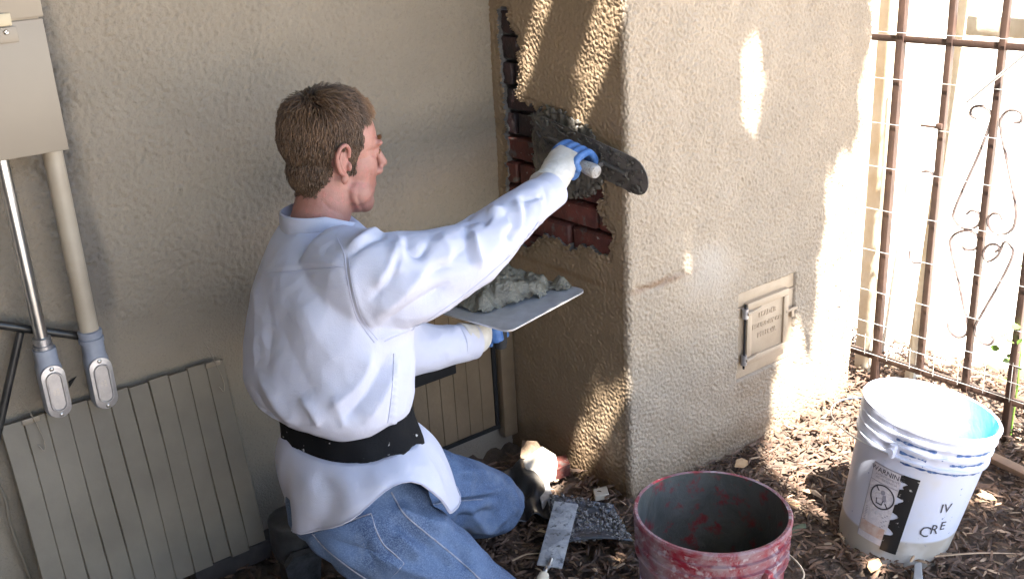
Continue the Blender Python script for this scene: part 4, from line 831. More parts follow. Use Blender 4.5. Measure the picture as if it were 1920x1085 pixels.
# eyes, lashes, brows, ear hollow
for sgn in (-1, 1):
    g = G(); hell(g, (.0765, sgn * .030, .0105), (.0125, .0125, .0115), 14, 10); ey = g.obj('eye', M('eye_white', (.40, .34, .31), .25), man)
    g = G(); g.tube(HL(spl([(.092, sgn * .022, .012), (.0945, sgn * .031, .0125), (.086, sgn * .042, .008)], 10)), .0013, 6); g.obj('eyelashes', M_HAIR, ey)
    g = G()
    for i in range(60):
        u = random.random(); c = HL((.097 - .018 * u * u, sgn * (.012 + .036 * u), .0365 + .004 * math.sin(u * 3) + random.uniform(-.003, .003)))[0]; d_ = hf * .003 + hl * sgn * .006 + hu * .003; g.tube([c, c + d_ * random.uniform(.6, 1.2)], [.0007, .0003], 4)
    g.obj('eyebrow', M_HAIR, man)
# -- hair: short tufts rooted in the scalp
lc = (HV - HC) @ HR / HS; lx, ly, lz = lc[:, 0], lc[:, 1], lc[:, 2]
hairline = np.where(lx > .03, .095 - .55 * np.clip(lx - .078, -1, .02) - 1.35 * np.clip(.072 - lx, 0, .03), np.where(lx > -.008, .030 - (.045) * (lx < .026), -.022 - .060 * np.clip((-.026 - lx) / .045, 0, 1)))
side = (lx > .000) & (lx < .024) & (lz > -.024) & (lz < .04) & (np.abs(ly) > .045)
hairy = ((lz > hairline) & (lx < .088 - .25 * np.clip(.1 - lz, 0, .06)) & (lz > -.074)) | side
hairy &= ~((np.abs(ly) > .055) & (lx > -.036) & (lx < -.004) & (lz < .034) & (lz > -.04)) & ((np.abs(ly) < .085) & (lz < .16))
jit = vnoise(HV, .018, 12) * .003 + np.random.default_rng(8).normal(0, .0015, len(HV))
core = hairy & ((lz > hairline + .010) | (lz > .02)) & (lz > -.046) & (lx < .080)
hairy &= ((lz + jit > np.maximum(hairline, -.074) + .002) | (lz > .05) | side)
edge_ = np.clip((lz - np.maximum(hairline, -.074)) / .03, .25, 1)
ids = np.where(hairy)[0]; rs = np.random.default_rng(5)
crown_ = HL((-.045, 0, .135))[0]
g = G(); sel = np.concatenate([rs.choice(ids, 17000), rs.choice(np.where(side)[0], 700)])
HVV = []; HFF = []; k = 0
for i in sel:
    p = HV[i] + rs.normal(0, .0012, 3); n_ = HN[i]; l = lc[i]
    fl = p - crown_; fl = fl - n_ * (fl @ n_); fl = nrm(fl)
    top = np.clip((l[2] - .07) / .05, 0, 1)
    fl = nrm(fl + hf * .75 * top * (l[0] > -.05) + -hu * .55 * (1 - top) + (-hf) * .45 * (1 - top) * (l[0] < .06) + rs.normal(0, .22 + .25 * top, 3)); fl = nrm(fl - n_ * (fl @ n_))
    sdb = bool(side[i])
    if sdb: fl = nrm(-hu - hf * .35 + rs.normal(0, .12, 3)); fl = nrm(fl - n_ * (fl @ n_))
    wav = .35 * math.sin(l[0] * 190 + l[1] * 90) * top
    Ln = (.012 + .017 * top) * rs.uniform(.7, 1.25) * (edge_[i] if l[2] < .03 else 1) * (.55 if l[0] > -.002 and l[2] < .03 else 1); lift = .28 + .45 * top + wav * .4; sd = np.cross(n_, fl)
    if sdb: Ln = .007; lift = .05
    if top > .3 and l[0] > .05: lift += .12; Ln *= .8
    b0 = p - n_ * .002; p1 = p + fl * Ln * .4 + n_ * Ln * (.35 + .2 * lift); p2 = p + fl * Ln * .8 + n_ * Ln * (.30 + .45 * lift) + sd * wav * Ln * .5; p3 = p + fl * Ln * 1.1 + n_ * Ln * (.12 + .55 * lift * .8) + sd * wav * Ln * .8
    w0 = rs.uniform(.0005, .0012)
    for q_, w_ in ((b0, w0), (p1, w0 * 1.1), (p2, w0 * .8), (p3, w0 * .15)):
        HVV += [q_ + sd * w_, q_ - sd * w_, q_ + n_ * w_ * .9]
    for b in range(3):
        o_ = k + 3 * b; HFF += [(o_, o_ + 3, o_ + 4, o_ + 1), (o_ + 1, o_ + 4, o_ + 5, o_ + 2), (o_ + 2, o_ + 5, o_ + 3, o_)]
    k += 12
hn_ = M_HAIR.node_tree; hb_ = hn_.nodes['Principled BSDF']; prev = hb_.inputs['Base Color'].links[0].from_socket
dv = nd(hn_, 'ShaderNodeVectorMath', {0: posn(hn_), 1: tuple(HC)}, operation='SUBTRACT'); dt = nd(hn_, 'ShaderNodeVectorMath', {0: dv.outputs[0], 1: tuple(hf)}, operation='DOT_PRODUCT').outputs['Value']
hn_.links.new(mixc(hn_, nd(hn_, 'ShaderNodeMapRange', {0: dt, 1: .035, 2: .095, 3: 0.0, 4: .75}).outputs[0], prev, (.27, .125, .045)), hb_.inputs['Base Color'])      # gingery fringe
link('hair', HVV, HFF, M_HAIR, man, True, None)
# scalp cap under the tufts
fset = [f for f in F if all(core[j] for j in f)]; used_ = sorted({j for f in fset for j in f}); mp_ = {j: i for i, j in enumerate(used_)}
link('hair_undercoat', HV[used_] + HN[used_] * .0045, [tuple(mp_[j] for j in f) for f in fset], M('dark_hair_roots', (.05, .026, .013), .7, bump=.003, bs=240), man, True, None)

# -- shirt: torso and sleeves grown into one piece, then folded
g = G()
sec = [((640, 772), 1.985, .126, .096, 10), ((636, 760), 1.985, .146, .110, 10), ((624, 738), 1.985, .168, .128, 9), ((615, 705), 1.985, .178, .137, 8), ((613, 660), 1.985, .177, .136, 6), ((612, 600), 1.985, .176, .132, 3), ((612, 550), 1.985, .170, .126, -2), ((610, 505), 1.99, .158, .116, -6), ((607, 470), 1.995, .135, .104, -8), ((602, 440), 2.01, .100, .086, -8), ((598, 415), 2.025, .072, .070, -5)]
rows = []
for c, d, a, b, yw in sec:
    f_, l_ = yawv(yw); rows.append(ellring(PD(*c, d), f_, l_, a, b, 40, 2.4))
g.grid(interp_rows(rows, 4), closed=True, cap0=True, cap1=True)
limb(g, [PD(630, 500, 1.96), PD(690, 530, 1.905), PD(775, 514, 1.94), PD(865, 487, 2.00), PD(938, 428, 2.09), PD(998, 381, 2.165), PD(1034, 357, 2.205)], [.085, .098, .083, .068, .055, .044, .038], 28)
limb(g, [PD(575, 480, 2.10), PD(615, 520, 2.12), PD(735, 640, 2.19), PD(800, 652, 2.25), PD(880, 640, 2.325)], [.075, .075, .062, .052, .041], 24)
V, N, F = remeshed(g, .0040, 14)
V = V + N * (.0020 * vnoise(V, .11, 3) - .0010 * np.abs(vnoise(V, .07, 4)) + .0004)[:, None]
FL = [([(492, 512), (560, 506), (645, 499)], 4, -.0022), ([(492, 503), (560, 497), (645, 490)], 6, .0012),
      ([(645, 478), (652, 530), (668, 590), (700, 642)], 5, -.0034), ([(655, 478), (662, 530), (680, 585), (712, 632)], 7, .0026),
      ([(706, 640), (790, 596), (868, 552)], 13, .008), ([(704, 622), (780, 570), (850, 528)], 11, -.007), ([(696, 600), (760, 548), (800, 500)], 13, .007), ([(690, 570), (735, 520), (752, 470)], 12, -.007), ([(700, 545), (728, 500), (745, 452)], 12, .006),
      ([(648, 468), (690, 438), (722, 430)], 7, .006), ([(650, 482), (692, 452), (728, 440)], 7, -.005), ([(760, 440), (768, 470), (790, 478), (806, 448)], 8, -.007), ([(745, 440), (752, 480), (742, 520)], 12, .006), ([(820, 436), (842, 470), (838, 500)], 14, .006), ([(800, 520), (845, 490), (885, 452)], 11, -.005),
      ([(886, 430), (893, 470), (902, 505)], 8, .008), ([(872, 420), (878, 460), (884, 500)], 8, -.006), ([(862, 418), (900, 408), (920, 420)], 9, -.007), ([(910, 395), (946, 400), (962, 440)], 9, .009), ([(938, 390), (958, 420), (955, 455)], 7, -.009), ([(965, 372), (972, 410), (966, 450)], 8, .008), ([(984, 368), (990, 400), (984, 430)], 6, -.006), ([(1004, 360), (1012, 392), (1004, 418)], 6, .005), ([(970, 370), (1000, 372), (1020, 368)], 6, -.005), ([(1016, 345), (1026, 372), (1022, 402)], 4, -.004),
      ([(700, 655), (672, 720), (610, 775)], 16, .007), ([(730, 660), (690, 735), (640, 792)], 13, -.007), ([(748, 668), (720, 740), (680, 798)], 12, .006), ([(480, 520), (484, 600), (478, 690)], 14, .005), ([(500, 540), (506, 620), (500, 700)], 12, -.004), ([(560, 560), (600, 640), (640, 690)], 26, .004), ([(520, 600), (560, 690), (600, 750)], 22, -.004), ([(480, 690), (520, 760), (560, 800)], 12, .006), ([(470, 720), (500, 775), (540, 806)], 9, -.005), ([(560, 740), (590, 780), (600, 802)], 9, .005), ([(620, 740), (640, 780), (642, 805)], 9, .004), ([(760, 600), (770, 660), (764, 730)], 9, .005),
      ([(738, 652), (736, 720), (728, 800)], 4, -.0035)] + [([(732, 660 + 13 * i), (744, 664 + 13 * i)], 3.2, .003) for i in range(11)] + [([(950 + 9 * i, 478 - 10 * i), (962 + 9 * i, 470 - 10 * i)], 4, .0035) for i in range(8)]
V = folds(V, N, [(a, b, c * 1.45 if abs(c) > .0045 else c) for a, b, c in FL])
shirt = link('shirt', V, F, M_SHIRT, man, True, None)
from mathutils.bvhtree import BVHTree
def surf(V, F):
    bv_ = BVHTree.FromPolygons([tuple(v) for v in V], F)
    def f(px, py, off):
        h_ = bv_.ray_cast(Vector(CC), Vector(nrm(ray(px, py)))); return np.array(h_[0]) + np.array(h_[1]) * off if h_[0] is not None else None
    return f
on_shirt = surf(V, F); M_SEAM = M('shirt_seam_thread', (.40, .41, .52), .9)
def seam(pts, r=.0011, n=30):
    P = [q for q in (on_shirt(a, b, .0002) for a, b in spl(pts, n)) if q is not None]; g = G(); g.tube(np.array(P), r, 5, flat=.5); g.obj('seam', M_SEAM, shirt)
seam([(493, 512), (540, 508), (600, 503), (644, 499)]); seam([(646, 476), (650, 510), (656, 545), (668, 590), (684, 618), (702, 642)], .0016); seam([(653, 476), (657, 510), (663, 545), (675, 588), (690, 614), (708, 637)], .0008); seam([(738, 662), (737, 700), (733, 750), (727, 792)], .0014); seam([(646, 476), (640, 462), (632, 446)], .0010)
seam([(720, 640), (790, 606), (860, 560), (920, 512), (975, 460), (1016, 408)], .0012)
# collar
fC, lC = yawv(-8); cc = PD(600, 408, 2.025); ring0 = ellring(cc + np.array([0, 0, -.018]), fC, lC, .080, .078, 48, 2.1); ring1 = ellring(cc + np.array([-.002, 0, .018]), fC, lC, .073, .073, 48, 2.1); ring2 = ellring(cc + np.array([-.002, 0, .020]), fC, lC, .069, .069, 48, 2.1); ring3 = ellring(cc + np.array([0, 0, -.016]), fC, lC, .070, .068, 48, 2.1)
dz = -.030 * np.clip((np.cos(np.linspace(0, 2 * np.pi, 48, endpoint=False)) + .15), 0, 2)
for rg in (ring0, ring1, ring2, ring3): rg[:, 2] += dz
g = G(); g.grid(np.array([ring0, ring1 * .5 + ring0 * .5 + (ring0 - cc) * .02, ring1, ring2, ring3]), closed=True); g.obj('collar', M_SHIRT, shirt)
# cuffs
for (a_, b_, r) in ((PD(1012, 373, 2.18), PD(1036, 355, 2.207), .0405), (PD(862, 643, 2.305), PD(886, 639, 2.33), .042)):
    ax = nrm(b_ - a_); g = G(); g.lathe([(r * .9, -.016), (r, -.012), (r, .0), (r * .985, np.linalg.norm(b_ - a_)), (r * .9, np.linalg.norm(b_ - a_) - .002), (r * .88, .0)], a_, ax, 30); g.obj('cuff', M_SHIRT, shirt)
# wide black belt over the shirt
fB, lB = yawv(11); rows = []
for c, d, a, b in (((646, 752), 1.985, .120, .090), ((646, 760), 1.985, .136, .105), ((652, 786), 1.98, .138, .107), ((659, 815), 1.975, .142, .111), ((662, 829), 1.975, .142, .111), ((663, 833), 1.975, .122, .095)): rows.append(ellring(PD(*c, d), fB, lB, a, b, 56, 2.3) )
rows = np.array(rows); bw = np.linspace(0, 2 * np.pi, 56, endpoint=False); rows[1:5] += ((.0025 * np.sin(bw * 11) + .0018 * np.sin(bw * 5 + 1))[None, :, None] * np.array([.6, .9, 1.0, .7])[:, None, None]) * ((rows[1:5] - rows[1:5].mean(1, keepdims=True)) / .12); rows[1, :, 2] += .004 * np.sin(bw * 7); cen = rows[3].mean(0); tilt = ((rows - cen) @ fB) * .10; rows[..., 2] += tilt
g = G(); g.grid(interp_rows(rows, 3), closed=True); belt = g.obj('support_belt', M_BELT, man, True, None)
g = G()
bvb = surf(np.array(belt.data.vertices and [tuple(v.co) for v in belt.data.vertices]) + base_of(man), [tuple(p.vertices) for p in belt.data.polygons])
bp_ = [[bvb(px, 772 - (px - 690) * .16 + k * 66, .002) for px in range(692, 752, 8)] for k in (.12, .35, .6, .85)]
if all(q is not None for r in bp_ for q in r): g.grid(np.array(bp_)); o = g.obj('belt_flap', M('black_nylon_flap', (.010, .010, .012), .55, spec=.2, bump=.001, bs=200), belt); o.modifiers.new('t', 'SOLIDIFY').thickness = .003
p_ = PD(786, 836, 1.96); g = G(); g.tube(spl([p_ + np.array([-.03, 0, .01]), p_ + np.array([0, -.01, .004]), p_ + np.array([.012, .0, -.02]), p_ + np.array([.008, .02, -.05])], 12), .003, 6, flat=.4); g.obj('belt_strap', M('grey_webbing', (.28, .27, .29), .7), belt)
# shirt tail hanging out below the belt
top = ellring(PD(657, 806, 1.977), fB, lB, .137, .107, 64, 2.3)
hp = [((545, 905), 2.06), ((548, 960), 1.99), ((562, 1000), 1.90), ((610, 994), 1.845), ((668, 964), 1.81), ((732, 920), 1.805), ((778, 902), 1.835), ((812, 926), 1.88), ((852, 964), 1.955), ((858, 938), 2.03), ((818, 874), 2.09), ((760, 850), 2.15), ((680, 855), 2.18), ((600, 862), 2.14)]
hem = spl([PD(*c, d) for c, d in hp] + [PD(*hp[0][0], hp[0][1])], 65)[:-1]
ctr = top.mean(0)
def ang_of(P): q = P - ctr; return np.arctan2(q @ lB, q @ fB)
at, ah = ang_of(top), ang_of(hem); to = top[np.argsort(at)]; ho = hem[np.argsort(ah)]
asrt = np.sort(at); ahs = np.sort(ah); ho2 = np.stack([np.interp(asrt, np.concatenate([ahs - 2 * np.pi, ahs, ahs + 2 * np.pi]), np.tile(ho[:, k], 3)) for k in range(3)], 1)
rows = []
for v in np.linspace(0, 1, 22):
    r_ = to * (1 - v) + ho2 * v; bul = (to - ctr); bul[:, 2] = 0; bul /= np.linalg.norm(bul, axis=1, keepdims=True); r_ = r_ + bul * (.020 * math.sin(math.pi * v ** .7) + .009 * np.sin(asrt * 8 + 1.5 * v)[:, None] * v ** 1.3 + .003 * np.sin(asrt * 17)[:, None] * (1 - v) * v * 3); rows.append(r_)
g = G(); g.grid(np.array(rows), closed=True); Vt = g.verts(); cn = Vt - ctr; cn[:, 2] *= .3; cn /= np.linalg.norm(cn, axis=1, keepdims=True)
Vt = folds(Vt, cn, [([(575, 885), (596, 930), (588, 985)], 12, .010), ([(600, 890), (622, 930), (618, 980)], 10, -.009), ([(640, 880), (655, 925), (652, 968)], 12, .009), ([(668, 872), (684, 905), (688, 945)], 9, -.008), ([(700, 856), (708, 890), (716, 922)], 8, .008), ([(722, 848), (724, 884), (730, 915)], 4, -.003), ([(770, 830), (790, 850), (800, 880)], 8, .008), ([(752, 842), (770, 865), (778, 896)], 7, -.006), ([(800, 860), (820, 900), (838, 940)], 8, .005)]); g.V = [Vt]
o = g.obj('shirt_tail', M_SHIRT, shirt, True, None)
hm = Vt.reshape(22, -1, 3); gs = G(); gs.tube(np.vstack([hm[20], hm[20][:1]]) * .75 + np.vstack([hm[21], hm[21][:1]]) * .25 + np.vstack([cn.reshape(22, -1, 3)[20]] + [cn.reshape(22, -1, 3)[20][:1]]) * .002, .0008, 5, cap=False); gs.obj('hem_stitch', M_SEAM, o); s2 = o.modifiers.new('t', 'SOLIDIFY'); s2.thickness = .0022

# -- jeans
g = G(); fJ, lJ = yawv(10)
rows = [ellring(PD(*c, d), fJ, lJ, a, b, 36, 2.3) for c, d, a, b in (((655, 842), 1.975, .120, .094), ((662, 870), 1.99, .132, .106), ((668, 915), 1.985, .142, .118), ((678, 970), 1.98, .135, .118), ((690, 1020), 1.96, .09, .08))]
g.grid(interp_rows(rows, 4), closed=True, cap0=True, cap1=True)
limb(g, [PD(668, 940, 1.98), PD(706, 990, 1.955), PD(832, 1088, 2.0), RKN + np.array([0, 0, .005])], [.090, .102, .095, .078], 30); limb(g, [RKN + (RHIP - RKN) * .1, RKN + np.array([-.01, 0, .0]), (RKN + RAN) / 2 + np.array([0, 0, .02]), RAN], [.076, .075, .068, .055], 26)
limb(g, [PD(672, 915, 2.03), LHIP, PD(820, 918, 2.30), LKN], [.10, .098, .088, .079], 30); limb(g, [LKN + (LHIP - LKN) * .12, LKN, (LKN + LAN) / 2 + np.array([0, 0, .012]), LAN], [.078, .076, .066, .055], 26)
V, N, F = remeshed(g, .0052, 6)
V = V + N * (.002 * vnoise(V, .08, 9) + .0012 * vnoise(V, .035, 10))[:, None]
JF = [([(770, 880), (800, 905), (850, 915)], 8, -.006), ([(830, 890), (900, 885), (950, 905)], 9, .005), ([(740, 950), (790, 975), (850, 1000)], 9, .006), ([(730, 970), (770, 1000), (830, 1030)], 8, -.006), ([(820, 985), (860, 1030), (880, 1075)], 10, -.005), ([(700, 1040), (760, 1065), (820, 1085)], 8, .005), ([(630, 1010), (670, 1030), (700, 1020)], 9, -.004), ([(880, 955), (905, 985), (940, 992)], 7, .006), ([(735, 925), (760, 965), (810, 1010), (905, 1090)], 3.5, .0030), ([(745, 925), (770, 962), (820, 1006), (915, 1085)], 4, -.0026), ([(800, 870), (880, 900), (940, 905)], 10, -.004), ([(800, 948), (870, 940), (945, 930)], 6, -.007), ([(805, 938), (870, 930), (950, 915)], 5, .004), ([(850, 975), (890, 968), (930, 955)], 7, -.008), ([(870, 990), (915, 985), (960, 960)], 8, .006), ([(940, 900), (965, 930), (968, 970)], 10, .004), ([(780, 930), (840, 990), (900, 1050)], 16, .004), ([(760, 1000), (800, 1030), (870, 1080)], 14, -.004), ([(735, 1000), (770, 1020), (790, 1050)], 10, .005), ([(600, 1005), (650, 1050), (700, 1085)], 9, .003)]
V = folds(V, N, [(a, b * 1.1, c * 2.0 if abs(c) > .0035 else c) for a, b, c in JF]); jeans = link('jeans', V, F, M_DENIM, man, True, None)
# back pocket and stitching follow the cloth
from mathutils.bvhtree import BVHTree
bv = BVHTree.FromPolygons([tuple(v) for v in V], F)
def on_jeans(px, py, off):
    r = ray(px, py); h_ = bv.ray_cast(Vector(CC), Vector(nrm(r)))
    return np.array(h_[0]) + np.array(h_[1]) * off if h_[0] is not None else PD(px, py, 1.9)
M_STITCH = M('pale_denim_stitch', (.30, .32, .38), .8, (.20, .19, .22), 90)
def stitch(pts, r=.0012, nm='stitch_seam', n=30, par=None):
    g = G(); g.tube(np.array([on_jeans(a, b, .0012) for a, b in spl(pts, n)]), r, 5); g.obj(nm, M_STITCH, par or jeans)
pk = [(588, 996), (640, 984), (692, 966), (703, 990), (716, 1018), (738, 1040), (757, 1056), (742, 1074), (722, 1086), (660, 1062), (614, 1028)]
cpk = np.mean(pk, 0); rows = [[on_jeans(*(cpk + (np.array(q) - cpk) * k), .0030 if k < .98 else .0004) for q in spl(pk + [pk[0]], 46)] for k in (.02, .3, .6, .85, .97, 1.0)]
g = G(); g.grid(np.array(rows)); pkt = g.obj('back_pocket', M_DENIM, jeans)
stitch([(590, 993), (640, 981), (696, 962)], .0014, par=pkt); stitch([(590, 1001), (640, 990), (694, 971)], .001, par=pkt); stitch([(696, 964), (704, 990), (718, 1018), (740, 1038), (757, 1056)], .0014, par=pkt); stitch([(757, 1056), (740, 1074), (722, 1084)], .0012, par=pkt); stitch([(716, 1030), (700, 1010), (690, 1006), (682, 1014), (686, 1032)], .0008, par=pkt)
stitch([(733, 922), (758, 962), (808, 1006), (870, 1058), (905, 1090)], .0014); stitch([(586, 1000), (614, 1030), (660, 1066), (690, 1086)], .0012); stitch([(812, 944), (870, 938), (905, 936)], .0010)
# boots
def boot(ank, toe, nm_lab):
    f_ = nrm(np.asarray(toe) - ank); g = G(); upb = nrm(np.cross(np.cross(f_, [0, 0, 1]), f_))
    g.tube(spl([ank + np.array([-.0, 0, .10]) , ank + np.array([0, 0, .04]), ank], 6), [.056, .054, .055, .055, .053, .05], 18)
    limb(g, [ank - f_ * .045, ank + f_ * .03, ank + f_ * .12, np.asarray(toe)], [.045, .048, .046, .03], 18, flat=.85); Vb, Nb, Fb = remeshed(g, .006, 5); b_ = link('boot', Vb, Fb, M_BOOT, man, True, None, nm_lab)
    sd = nrm(np.cross(f_, upb)); out = []
    for (t_, w_) in ((-.055, .022), (-.03, .04), (.03, .034), (.09, .044), (.15, .040), (.19, .02)): out.append((t_, w_))
    poly = [ank + f_ * t_ + sd * w_ - upb * .048 for t_, w_ in out] + [ank + f_ * t_ - sd * w_ - upb * .048 for t_, w_ in out[::-1]]
    g = G(); g.prism(poly, -upb * .018); g.obj('sole', M('black_rubber_sole', (.025, .026, .028), .7, (.06, .06, .065), 40, bump=.003, bs=120), b_)
boot(np.array([.80, 1.905, .115]), np.array([.815, 1.925, .0]) + np.array([-.01, .0, .02]), None)
boot(RAN + np.array([-.03, .01, .0]), RAN + np.array([-.10, .05, -.06]), None)

# -- hands in knit gloves with blue rubber palms
def hand(c, h, e1, wrist, elbow, mirror=1, HSC=1.0):
    h = nrm(h); e1 = nrm(e1 - h * (e1 @ h)); e2 = np.cross(h, e1) * mirror
    if e2[2] < 0 and abs(h[2]) < .7: e2 = -e2
    P = lambda al, r, o: c + h * o + r * (math.cos(al) * e1 + math.sin(al) * e2)
    gb = G(); R_ = math.radians
    for o, r, Lf in ((-.036, .0088, .85), (-.013, .0098, .98), (.011, .0102, 1.04), (.034, .0098, .95)):
        limb(gb, [P(R_(8), .030, o), P(R_(38), .046, o), P(R_(88), .039, o * .97), P(R_(88 + 62 * Lf), .028, o * .94), P(R_(88 + 118 * Lf), .025, o * .9)], [r * 1.12, r * 1.1, r, r * .93, r * .82], 12, 6)
    limb(gb, [P(R_(-30), .036, .018), P(R_(-62), .040, .042), P(R_(-110), .032, .048), P(R_(-165), .027, .040)], [.0145, .0125, .0108, .009], 12, 6)
    limb(gb, [P(R_(-20), .030, -.028), P(R_(-10), .031, 0), P(R_(-15), .031, .024)], [.016, .019, .018], 14, 5)
    V, N, F = remeshed(gb, .0022, 2)
    gl = bpy.data.objects.new('glove', None); COL.objects.link(gl); bpy.data.objects.remove(gl)
    gk = G(); kn = P(R_(66), .047, -.001); mid = P(R_(22), .052, -.002); ax = nrm(wrist - elbow)
    pts = [wrist - ax * .045, wrist - ax * .012, wrist + (mid - wrist) * .35, mid, kn + (mid - kn) * .1]
    PP = spl(pts, 24); rad = np.interp(np.linspace(0, 1, 24), [0, .25, .5, .8, 1], [.041, .037, .035, .031, .016]); wid = np.interp(np.linspace(0, 1, 24), [0, .25, .5, .8, 1], [1, 1.0, 1.15, 1.45, 2.3])
    rows = []; T = np.gradient(PP, axis=0)
    for i in range(24):
        t_ = nrm(T[i]); hh = nrm(h - t_ * (h @ t_)); nn_ = np.cross(t_, hh); a = np.linspace(0, 2 * np.pi, 22, endpoint=False); rr = rad[i] * (1 + .02 * math.sin(i * 2.1)); thick = rr * (1 if i < 8 else np.interp(i, [8, 23], [1, .62]))
        rows.append(PP[i] + (np.cos(a) * rr * wid[i] * np.interp(i, [0, 23], [1, .92]))[:, None] * hh + (np.sin(a) * thick)[:, None] * nn_)
    gk.grid(np.array(rows), closed=True, cap0=True, cap1=True); Vk, Nk, Fk = remeshed(gk, .003, 3)
    Vk = folds(Vk, Nk, [([(1024, 312), (1050, 330), (1068, 352)], 5, -.003), ([(1034, 298), (1062, 318), (1078, 338)], 5, .0025), ([(1040, 284), (1070, 300), (1086, 320)], 4, -.002)])
    go = link('glove', Vk, Fk, M_KNIT, man, True, None); link('rubber_fingers', V, F, M_BLUEG, go, True, None, 'blue rubber coated fingers and palm')
HD = nrm([0, .986, .165]); HCN = np.array([1.537, 1.752, .897])
hand(HCN, HD, np.array([-1.0, -.05, -.12]), WR, REL)
HKC = np.array([1.346, 1.826, .600]); LHC = HKC + np.array([0, 0, -.068])
hand(LHC, np.array([0, 0.02, 1.0]), np.array([-.8, -.25, 0]), LWR, LEL, mirror=-1)

# ------------------------------------------------------------------ finishing trowel in his right hand
ft = thing('finishing_trowel', "long round-ended plastering trowel in the man's right hand, smeared with mortar", 'trowel', HCN)
A_ = np.array([1.588, 1.575, .872]); B_ = np.array([1.588, 1.965, .940]); L_ = np.linalg.norm(B_ - A_); ud = (B_ - A_) / L_; vd = nrm(np.cross(ud, [1, 0, 0])); vd = vd if vd[2] > 0 else -vd; tl = nrm(np.cross(ud, vd)); tl = tl if tl[0] < 0 else -tl
vd = nrm(vd + tl * .22); nb_ = np.cross(ud, vd); nb_ = nb_ if nb_[0] < 0 else -nb_
hw = .047; out = []
for i in range(13): a = -math.pi / 2 + math.pi * i / 12; out.append((L_ - hw + hw * math.cos(a), hw * math.sin(a)))
for i in range(13): a = math.pi / 2 + math.pi * i / 12; out.append((hw + hw * math.cos(a), hw * math.sin(a)))
g = G(); g.prism([A_ + ud * u + vd * v for u, v in out], nb_ * .0018); M_TRB = splat('mortar_smeared_trowel_steel', (.075, .068, .062), (.16, .145, .13), (.045, .04, .036), 13, .42, .62, .32); blade = g.obj('blade', M_TRB, ft, False)
nu, nv = 70, 26; Uu, Vv = np.meshgrid(np.linspace(.02, .98, nu), np.linspace(-.95, .95, nv)); tn = fnoise(nv, nu, .0045, .02, .06, 55); msk = (tn + .9 * (Uu - .45) + .3 * np.abs(Vv) > .35) & (np.abs((Uu - .5) * L_) < L_ / 2 - hw * (1 - np.sqrt(1 - Vv ** 2 * .95)) - .004)
mo = sheet('mortar_smear', A_ + (Uu * L_)[..., None] * ud + (Vv * hw)[..., None] * vd + (.0032 + .0007 * np.abs(tn))[..., None] * nb_, M('dried_trowel_mortar', (.13, .12, .105), .7, (.08, .073, .064), 40, bump=.003, bs=150), ft, keep=msk[:-1, :-1] & msk[1:, 1:]); mo.modifiers.new('t', 'SOLIDIFY').thickness = .003
rbq = [A_ + ud * (L_ * .16) + nb_ * .006, A_ + ud * (L_ * .84) + nb_ * .006]; g = G(); g.tube(rbq, .0055, 10); g.obj('mounting_rib', M('dull_cast_mount', (.10, .095, .09), .5), ft)
hb, he = HCN - HD * .068, HCN + HD * .062
for e, k in ((hb + HD * .03, .38), (he, .75)):
    q_ = A_ + ud * ((e - A_) @ ud) + nb_ * .006; g = G(); g.tube(spl([q_, q_ + nb_ * .02, e], 8), [.006, .006, .0065, .007, .007, .0075, .008, .008], 10); g.obj('handle_post', M('dull_cast_mount2', (.12, .115, .11), .5), ft)
g = G(); g.lathe([(.0, 0), (.010, .0), (.0145, .003), (.0165, .012), (.0155, .03), (.0135, .05), (.0150, .085), (.0145, .115), (.011, .13), (.0, .131)], hb, HD, 22); g.obj('handle', splat('worn_mortary_wood', (.42, .38, .33), (.55, .53, .50), (.24, .20, .16), 50, .4, .6), ft)
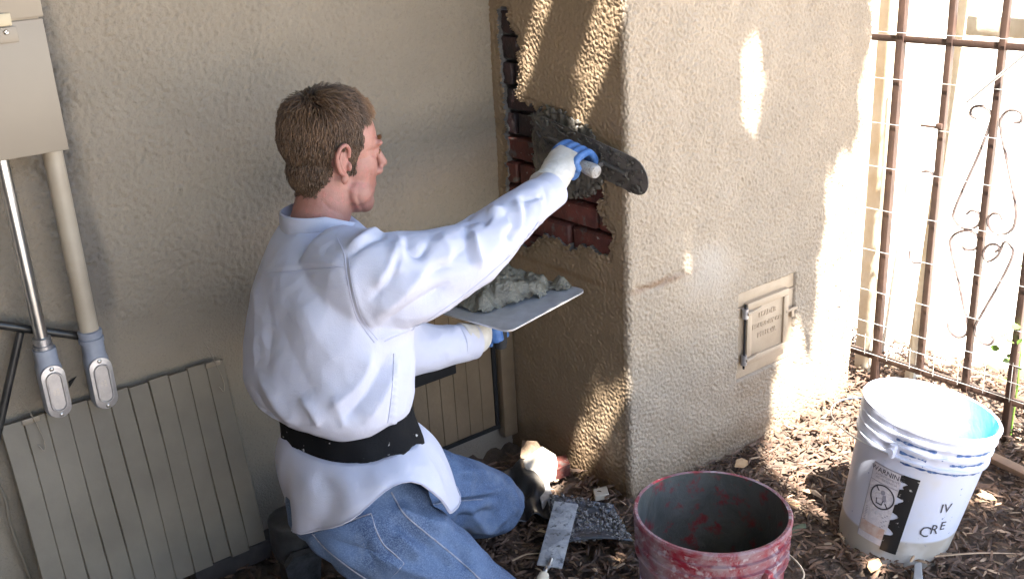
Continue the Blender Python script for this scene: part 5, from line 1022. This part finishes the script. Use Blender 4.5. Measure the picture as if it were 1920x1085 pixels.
# ------------------------------------------------------------------ hawk with its load of mortar in his left hand
hk = thing('plaster_hawk', "square metal plasterer's hawk held level in the man's left hand", 'hawk', HKC)
ux = nrm([.97, .235, 0.0]); uy = nrm([-.235, .97, .02]); uz = np.cross(ux, uy); hs = .148
g = G(); pl_ = []
for cx_, cy_, a0 in ((1, 1, 0), (-1, 1, 90), (-1, -1, 180), (1, -1, 270)):
    for k in range(5): a = math.radians(a0 + 22.5 * k); pl_.append(HKC + ux * (cx_ * (hs - .02) + .02 * math.cos(a)) + uy * (cy_ * (hs - .02) + .02 * math.sin(a)))
g.prism(pl_, uz * .004); g.obj('plate', M('brushed_aluminium_plate', (.66, .67, .69), .32, (.50, .50, .50), 16, metal=.55), hk, True, 30)
g = G(); g.lathe([(.0, 0), (.030, 0), (.030, -.012), (.018, -.02), (.016, -.03), (.0165, -.11), (.014, -.125), (0, -.126)], HKC - uz * .0005, uz, 22); g.obj('handle', M('black_hawk_handle', (.02, .02, .022), .6), hk)
n_ = 90; q_ = np.linspace(-1, 1, n_); Uq, Vq = np.meshgrid(q_, q_); nz1 = fnoise(n_, n_, .0032, .07, .2, 91); nz2 = fnoise(n_, n_, .0032, .03, .07, 92); nz3 = fnoise(n_, n_, .0032, .012, .03, 93)
rr = np.sqrt(((Uq - .10) / .98) ** 2 + ((Vq - .14) / .88) ** 2) + .06 * nz1; Hh = np.zeros_like(rr); rl_ = np.random.default_rng(17)
for lx_, ly_, lr_, lh_ in [(-.35, .1, .38, .034), (-.05, -.05, .40, .046), (.15, .30, .45, .056), (-.25, .45, .40, .048), (.45, .05, .30, .036), (.62, -.25, .26, .030), (.30, -.30, .28, .030), (.55, .45, .35, .042), (-.1, .65, .3, .036), (.86, -.62, .16, .022)] + [(rl_.uniform(-.6, .8), rl_.uniform(-.5, .8), rl_.uniform(.08, .16), rl_.uniform(.03, .05)) for _ in range(16)]:
    d2 = ((Uq - lx_) ** 2 + (Vq - ly_) ** 2) / lr_ ** 2; Hh = np.maximum(Hh, 1.25 * lh_ * np.sqrt(np.clip(1 - d2, 0, 1)))
kz = np.ones(7) / 7
for _ in range(2): Hh = np.apply_along_axis(lambda r: np.convolve(r, kz, 'same'), 0, Hh); Hh = np.apply_along_axis(lambda r: np.convolve(r, kz, 'same'), 1, Hh)
on_ = Hh > .004; Hh = Hh + on_ * (.0025 * nz2 + .0010 * nz3); rr = np.where(on_, .5, 2.0)
Pm = HKC + uz * .0045 + (Uq * hs * .97)[..., None] * ux + (Vq * hs * .97)[..., None] * uy + Hh[..., None] * uz
ins = rr < 1.03; o = sheet('mortar_heap', Pm, M_MORTARL, None, keep=ins[:-1, :-1] & ins[1:, 1:]); tag(o, 'lumpy heap of wet grey mortar sitting on the hawk', 'mortar')
